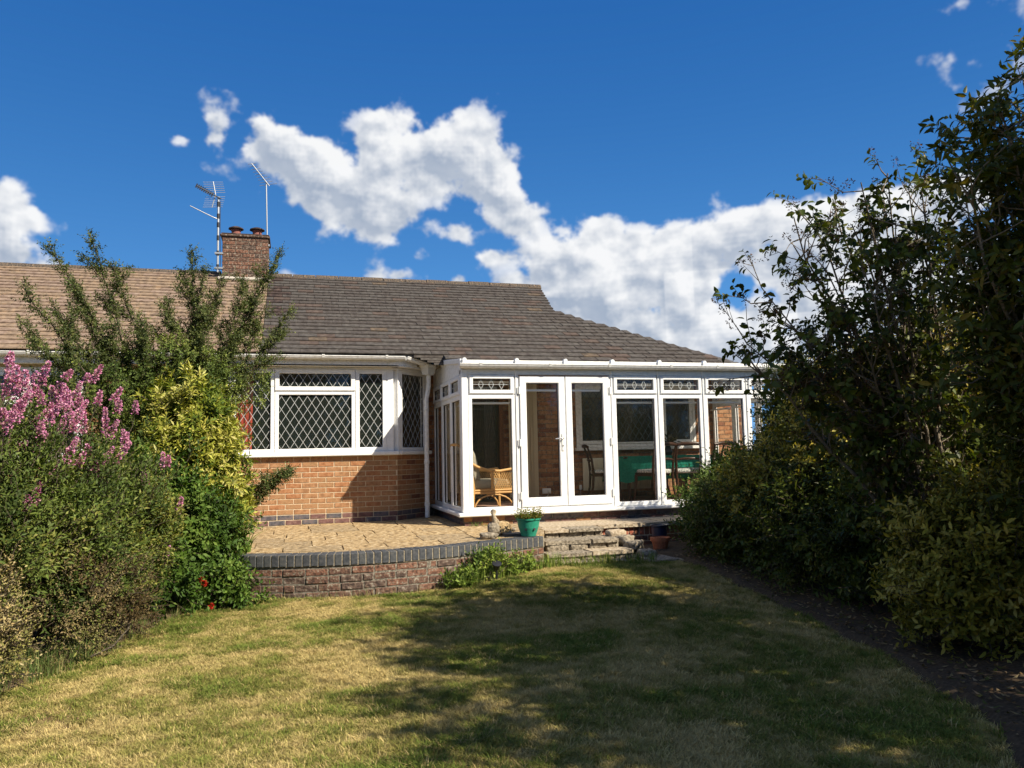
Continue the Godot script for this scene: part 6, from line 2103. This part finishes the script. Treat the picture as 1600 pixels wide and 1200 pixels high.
func right_border() -> void:
	var dark := {"round": 1, "twig": 0.15, "leaves": 8, "len": 0.055, "ratio": 0.42, "up": 0.3, "spread": 1.0, "pal": [L(0.045, 0.056, 0.012), L(0.065, 0.085, 0.016), L(0.09, 0.115, 0.02), L(0.14, 0.145, 0.03)], "gap": -0.3}
	var golden := {"round": 1, "twig": 0.14, "leaves": 9, "len": 0.05, "ratio": 0.40, "up": 0.45, "spread": 1.0, "bright_tips": true, "pal": [L(0.09, 0.095, 0.015), L(0.18, 0.165, 0.024), L(0.31, 0.26, 0.04), L(0.46, 0.38, 0.09)], "gap": -0.28}
	# hedge of dark shrubs along the border
	var spots := [[V(4.95, 0.55, -7.7), V(0.62, 0.6, 0.55), "dark leafy bush in the right border, nearest the lower paving"], [V(4.98, 0.62, -6.9), V(0.66, 0.68, 0.55), "dark leafy bush in the right border, second from the lower paving"], [V(4.95, 0.62, -6.1), V(0.68, 0.70, 0.55), "dark leafy bush in the middle of the right border"], [V(4.90, 0.65, -5.3), V(0.70, 0.74, 0.55), "dark leafy bush in the right border, behind the near golden bush"]]
	for q in spots:
		shrub("border_bush", q[2], "shrub", V(q[0].x, 0, q[0].z), [[q[0], q[1], 1900]], dark, M.leaf_gloss, "dark bushes along the right border")
	# golden bush close by
	shrub("golden_bush", "golden variegated bush nearest the camera on the right", "shrub", V(4.5, 0, -3.95), [[V(4.45, 0.62, -4.0), V(0.66, 0.52, 0.62), 2300], [V(4.75, 0.85, -3.7), V(0.55, 0.42, 0.5), 1200], [V(4.2, 0.38, -4.1), V(0.38, 0.34, 0.4), 800]], golden, M.leaf_gloss)
	shrub("golden_privet", "olive gold privet rising behind the dark border bushes", "shrub", V(5.6, 0, -6.3), [[V(5.45, 1.55, -6.3), V(0.75, 0.72, 0.7), 2600], [V(5.9, 2.0, -5.7), V(0.7, 0.6, 0.7), 1900], [V(5.1, 1.15, -6.7), V(0.5, 0.45, 0.5), 1100]], golden, M.leaf_gloss)
	shrub("small_golden_bush", "small gold tipped bush low in the middle of the right border", "shrub", V(4.75, 0, -6.9), [[V(4.80, 0.95, -7.1), V(0.45, 0.35, 0.45), 900]], golden, M.leaf_gloss)
	shrub("holly_bush", "dark evergreen bush filling the gap under the lilac and the laurel", "shrub", V(6.4, 0, -5.0), [[V(6.3, 1.25, -5.0), V(0.85, 1.1, 0.7), 2200], [V(6.9, 1.5, -4.6), V(0.8, 1.1, 0.7), 1400], [V(6.1, 0.9, -4.0), V(0.8, 0.85, 0.6), 1400], [V(5.7, 0.95, -4.7), V(0.6, 0.75, 0.5), 1100]], dark, M.leaf_gloss)
	# fresh green shrub by the conservatory
	var fresh := {"twig": 0.22, "leaves": 10, "len": 0.06, "ratio": 0.36, "up": 1.1, "spread": 0.9, "bright_tips": true, "pal": [L(0.03, 0.06, 0.014), L(0.055, 0.10, 0.02), L(0.085, 0.145, 0.03), L(0.14, 0.20, 0.045)], "gap": -0.2}
	shrub("leafy_shrub", "fresh green upright shrub in front of the conservatory's right end", "shrub", V(5.35, 0, -8.7), [[V(5.38, 0.62, -8.65), V(0.62, 0.42, 0.4), 1500], [V(5.6, 0.95, -8.9), V(0.42, 0.32, 0.32), 650], [V(4.95, 0.42, -8.3), V(0.36, 0.34, 0.32), 600], [V(5.75, 0.85, -8.6), V(0.5, 0.42, 0.4), 800]], fresh, M.leaf_matte)
	shrub("evergreen_column", "dense dark evergreen covering the right end of the conservatory", "shrub", V(6.3, 0, -8.4), [[V(6.30, 1.30, -8.4), V(0.62, 0.85, 0.55), 2600], [V(6.25, 2.0, -8.3), V(0.42, 0.5, 0.42), 1000], [V(6.9, 1.5, -8.0), V(0.7, 0.9, 0.6), 1800]], dark, M.leaf_gloss)
	# lilac leaning over the border, with bare twigs and brown seed heads
	var lil := {"limb": 0.030, "from": 4, "shoots": 3, "shoot": 0.30, "forks": 4, "leafy": 0.58, "heads": 0.6, "twig": 0.10, "leaves": 5, "len": 0.066, "ratio": 0.55, "droop": -0.7, "spread": 1.0, "fold": 0.2, "round": 1, "pal": [L(0.042, 0.058, 0.013), L(0.065, 0.088, 0.017), L(0.095, 0.12, 0.022), L(0.14, 0.14, 0.03)]}
	reaching_tree("lilac_tree", "open lilac with bare twigs and brown seed heads leaning towards the conservatory", V(4.75, 0.0, -4.85), [V(3.01, 2.03, -4.76), V(3.15, 2.13, -4.84), V(3.34, 2.44, -4.79), V(3.50, 2.33, -4.95), V(3.50, 2.84, -4.72), V(3.50, 3.05, -4.70), V(3.86, 3.09, -4.96), V(4.06, 3.31, -4.96), V(3.75, 3.18, -4.29), V(4.20, 3.37, -4.53), V(4.67, 3.41, -4.83), V(3.74, 2.67, -4.69), V(3.70, 2.66, -4.31), V(4.08, 2.84, -4.36), V(4.41, 2.96, -4.40), V(3.50, 2.01, -4.72), V(3.80, 2.38, -4.65), V(4.07, 2.41, -4.52), V(4.86, 2.78, -4.95), V(4.84, 2.90, -4.60), V(3.68, 2.21, -4.80), V(3.76, 2.06, -4.38), V(4.70, 2.36, -4.95), V(4.59, 2.42, -4.52), V(3.73, 2.91, -4.38), V(4.42, 3.24, -4.84), V(4.33, 3.18, -4.36)], lil, M.leaf_gloss)
	# big-leaved evergreen on the right
	var lau := {"limb": 0.035, "from": 3, "shoots": 4, "shoot": 0.30, "forks": 4, "leafy": 0.95, "twig": 0.13, "leaves": 6, "len": 0.075, "ratio": 0.36, "droop": -0.35, "spread": 1.0, "fold": 0.18, "round": 1, "pal": [L(0.045, 0.056, 0.011), L(0.07, 0.088, 0.015), L(0.105, 0.115, 0.02), L(0.20, 0.16, 0.035)]}
	reaching_tree("laurel_tree", "tall large leaved evergreen filling the right edge of the picture", V(4.75, 0.0, -3.55), [V(3.57, 2.97, -3.39), V(4.21, 3.52, -3.81), V(3.94, 3.39, -3.38), V(4.69, 3.85, -3.82), V(4.55, 3.77, -3.51), V(3.88, 2.87, -3.55), V(4.23, 3.07, -3.70), V(4.40, 3.14, -3.62), V(4.30, 3.21, -3.32), V(3.90, 2.61, -3.63), V(4.16, 2.54, -3.73), V(4.06, 2.45, -3.39), V(3.90, 2.20, -3.54), V(3.90, 1.98, -3.32), V(4.46, 2.13, -3.67), V(3.98, 1.84, -3.62), V(4.06, 1.63, -3.32), V(4.13, 2.75, -3.50), V(4.53, 2.78, -3.50), V(4.80, 2.35, -3.67), V(4.45, 3.43, -3.81), V(4.07, 3.30, -3.24)], lau, M.leaf_gloss)
	# hedge along the right boundary, behind everything
	var hedge := {"twig": 0.22, "leaves": 8, "len": 0.09, "ratio": 0.42, "up": 0.4, "spread": 1.0, "pal": [L(0.045, 0.056, 0.012), L(0.07, 0.088, 0.016), L(0.10, 0.12, 0.02)], "gap": -0.4}
	shrub("boundary_hedge", "tall clipped hedge along the right boundary, behind the border shrubs", "hedge", V(7.9, 0, -5.5), [[V(7.9, 1.1, -8.6), V(0.7, 1.25, 1.1), 1300], [V(7.9, 1.1, -6.9), V(0.7, 1.25, 1.1), 1300], [V(7.9, 1.1, -5.2), V(0.7, 1.25, 1.1), 1300], [V(7.7, 1.1, -3.7), V(0.7, 1.25, 0.9), 1200]], hedge, M.leaf_matte)
	shrub("corner_hedge", "hedge beyond the conservatory's right end", "hedge", V(9.6, 0, -12.0), [[V(9.6, 1.2, -11.0), V(0.8, 1.3, 1.2), 1000], [V(9.8, 1.2, -13.0), V(0.8, 1.3, 1.3), 1000], [V(9.5, 1.2, -9.5), V(0.8, 1.2, 1.0), 800]], hedge, M.leaf_matte)
	# fallen leaves on the bare soil
	var lf := MB.new()
	for k in 1500:
		var z := rng.randf_range(-8.2, -2.0)
		var x := edge_right(z) + 0.04 + absf(rng.randfn()) * 0.35
		var a := rng.randf() * TAU
		var d := V(cos(a), rng.randf_range(-0.1, 0.35), sin(a)).normalized()
		lf.leaf(V(x, ground(x, z) + 0.045 + 0.03 * minf(1.0, (x - edge_right(z)) * 3.0), z), d, d.cross(Vector3.UP).normalized() * -1.0, rng.randf_range(0.025, 0.055), rng.randf_range(0.012, 0.024), 0.2, shade_of([L(0.12, 0.075, 0.035), L(0.2, 0.13, 0.06), L(0.3, 0.22, 0.11), L(0.1, 0.1, 0.03)], rng.randf()))
	tag(part(lf, "leaf_litter", M.dry_leaf), "brown fallen leaves scattered on the bare soil of the right border", "leaves", "", "stuff")
	# trees beside and behind the camera: they shade the lawn and stand in the window reflections
	var big := {"twig": 0.2, "leaves": 6, "len": 0.13, "ratio": 0.42, "up": 0.4, "spread": 1.0, "pal": [L(0.03, 0.046, 0.012), L(0.05, 0.075, 0.016), L(0.075, 0.10, 0.022)], "gap": -0.16, "gap_size": 1.5, "shell": 0.5, "stem": 0.04}
	shrub("garden_tree", "broad evergreen tree right of the camera, outside the picture", "tree", V(5.2, 0, -2.2), [[V(5.05, 3.5, -2.3), V(0.95, 1.35, 1.05), 1250], [V(5.1, 1.9, -2.2), V(0.9, 1.2, 1.0), 900]], big, M.leaf_gloss, "trees outside the picture")
	shrub("garden_tree", "evergreen tree beside the camera's right shoulder, outside the picture", "tree", V(5.0, 0, -0.2), [[V(4.9, 3.6, -0.3), V(1.0, 1.4, 1.15), 1250], [V(5.1, 1.9, -0.2), V(0.9, 1.2, 1.0), 800]], big, M.leaf_gloss, "trees outside the picture")
	var wide := {"twig": 0.4, "leaves": 8, "len": 0.24, "ratio": 0.45, "up": 0.4, "spread": 1.0, "pal": [L(0.025, 0.045, 0.012), L(0.05, 0.075, 0.02), L(0.08, 0.10, 0.03)], "gap": -0.35}
	for k in 5:
		var x := -9.0 + k * 4.2
		shrub("boundary_tree", ["large tree behind the camera at the far left of the boundary", "large tree behind the camera, left of the middle of the boundary", "large tree straight behind the camera", "large tree behind the camera, right of the middle of the boundary", "large tree behind the camera at the far right of the boundary"][k], "tree", V(x, 0, 11.0), [[V(x, 2.2, 11.0), V(2.4, 2.3, 1.2), 900], [V(x + 0.8, 4.0, 11.2), V(1.7, 1.5, 1.0), 450]], wide, M.leaf_matte, "trees outside the picture")
	# weeds at the foot of the wall and the steps
	var weed := {"twig": 0.10, "leaves": 7, "len": 0.05, "ratio": 0.36, "up": 1.0, "spread": 0.9, "pal": [L(0.09, 0.15, 0.025), L(0.15, 0.22, 0.035), L(0.22, 0.29, 0.05), L(0.31, 0.36, 0.08)], "gap": -0.3, "stem": 0.004}
	shrub("weed_clump", "bright green leafy weeds at the foot of the curved wall", "weeds", V(2.0, 0, -7.9), [[V(1.98, 0.17, -7.98), V(0.20, 0.16, 0.10), 210], [V(1.72, 0.06, -7.82), V(0.24, 0.08, 0.1), 120], [V(2.28, 0.15, -8.02), V(0.22, 0.12, 0.1), 150]], weed, M.leaf_matte)
	var a := []
	for k in 46:
		var x := rng.randf_range(1.5, 2.85)
		var z := -7.86 - (x - 1.5) * 0.30 + rng.randf_range(-0.02, 0.16)
		a.push_back(V(x, ground(x, z), z))
	tufts("wall_foot_grass", "long bright grass growing along the foot of the curved wall", "grass", a, 0.17, 16, 0.008, [L(0.10, 0.17, 0.03), L(0.16, 0.24, 0.04), L(0.26, 0.31, 0.07)])
	var b := []
	for k in 30:
		var x := rng.randf_range(2.75, 3.95)
		var z := -8.12 + rng.randf_range(-0.05, 0.12)
		b.push_back(V(x, ground(x, z), z))
	tufts("step_foot_grass", "long grass and weeds in front of the stone steps", "grass", b, 0.14, 16, 0.008, [L(0.10, 0.16, 0.03), L(0.17, 0.23, 0.045), L(0.28, 0.29, 0.08)])
	var d := []
	for k in 40:
		var x := rng.randf_range(-0.6, 1.6)
		var q := rim_point(clampf((x + 1.7) * 1.02, 0.1, rim_at[-1] - 0.1))
		d.push_back(V(q[0].x, ground(q[0].x, q[0].y), q[0].y + rng.randf_range(0.02, 0.09)))
	tufts("dry_wall_grass", "sparse dry grass stalks against the left of the curved wall", "grass", d, 0.12, 7, 0.004, [L(0.34, 0.27, 0.13), L(0.24, 0.21, 0.09), L(0.13, 0.16, 0.05)], 1.0)
	# a weed in the patio corner and by the conservatory
	var c := []
	for k in 7: c.push_back(V(rng.randf_range(2.25, 2.5), PATIO, -10.10 + rng.randf_range(0, 0.05)))
	tufts("paving_weed", "small weeds growing in the joint below the conservatory sill", "weeds", c, 0.06, 8, 0.006, [L(0.09, 0.14, 0.03), L(0.16, 0.2, 0.05)])


func grass() -> void:
	# one tuft of short blades, copied over the lawn
	var f := MB.new()
	for k in 13:
		var a := rng.randf() * TAU
		var p := V(cos(a), 0, sin(a)) * sqrt(rng.randf()) * 0.030
		var o := V(cos(a + rng.randfn() * 0.8), 0, sin(a + rng.randfn() * 0.8))
		var h := rng.randf_range(0.014, 0.034)
		var s := o.cross(Vector3.UP) * 0.0016
		var lean := rng.randf_range(0.3, 1.5)
		var m := p + V(0, h * 0.6, 0) + o * h * lean * 0.35
		var t := p + V(0, h * rng.randf_range(0.7, 1.0), 0) + o * h * lean
		var nn := (m - p).cross(s).normalized()
		var g := rng.randf_range(0.75, 1.2)
		f.quad(p - s, p + s, m + s * 0.8, m - s * 0.8, nn, Color(g, g, g))
		f.tri(m - s * 0.8, m + s * 0.8, t, nn, Color(g, g, g))
	var mm := MultiMesh.new()
	mm.transform_format = MultiMesh.TRANSFORM_3D
	mm.use_colors = true
	mm.mesh = f.mesh()
	var n1 := FastNoiseLite.new()
	n1.seed = 31
	n1.frequency = 0.75
	n1.fractal_octaves = 4
	var n2 := FastNoiseLite.new()
	n2.seed = 77
	n2.frequency = 3.4
	n2.fractal_octaves = 3
	var tr: Array[Transform3D] = []
	var co := PackedColorArray()
	var wall := PackedVector2Array()
	for p in rim: wall.push_back(p)
	var tries := 0
	while tr.size() < 115000 and tries < 260000:
		tries += 1
		var z := -2.2 - 6.2 * pow(rng.randf(), 0.85)
		var x := rng.randf_range(edge_left(z) - 0.08, edge_right(z) + 0.05)
		if z < -7.7:
			# nothing inside the wall, the steps or the lower paving
			if x < 2.74:
				var i := 0
				while i < wall.size() - 1 and wall[i].x < x: i += 1
				if z < wall[i].y + 0.02: continue
			elif x < 3.8:
				if z < -8.2: continue
			elif z < -7.98: continue
		var bare := maxf(0.0, 1.0 - Vector2((x + 1.0) / 0.45, (z + 6.75) / 0.16).length()) + maxf(0.0, 1.0 - Vector2((x + 1.25) / 0.42, (z + 4.75) / 0.3).length())
		if rng.randf() < bare * 0.9: continue
		var right := smoothstep(0.0, 0.5, edge_right(z) - x)
		if rng.randf() > 0.25 + 0.75 * right: continue
		var g := n1.get_noise_2d(x, z * 1.3) * 0.9 + n2.get_noise_2d(x, z) * 0.55 + rng.randfn() * 0.16
		var c: Color
		if g > 0.06: c = L(0.30, 0.28, 0.075).lerp(L(0.155, 0.205, 0.038), clampf((g - 0.06) * 2.6, 0, 1))
		else: c = L(0.30, 0.28, 0.075).lerp(L(0.58, 0.46, 0.20), clampf((0.06 - g) * 2.4, 0, 1))
		if rng.randf() < 0.10: c = L(0.52, 0.40, 0.175)
		var k := rng.randf_range(0.8, 1.2)
		co.push_back(Color(c.r * k, c.g * k, c.b * k))
		var s := rng.randf_range(0.7, 1.15) * (1.0 + maxf(0.0, g) * 0.55)
		tr.push_back(Transform3D(Basis(Vector3.UP, rng.randf() * TAU).scaled(V(s, s * rng.randf_range(0.7, 1.15), s)), V(x, ground(x, z) - 0.002, z)))
	mm.instance_count = tr.size()
	for i in tr.size():
		mm.set_instance_transform(i, tr[i])
		mm.set_instance_color(i, co[i])
	var o := MultiMeshInstance3D.new()
	o.name = "grass"
	o.multimesh = mm
	o.material_override = M.blade
	add_child(o)
	tag(o, "short dry lawn grass, straw coloured in patches", "grass", "", "stuff")
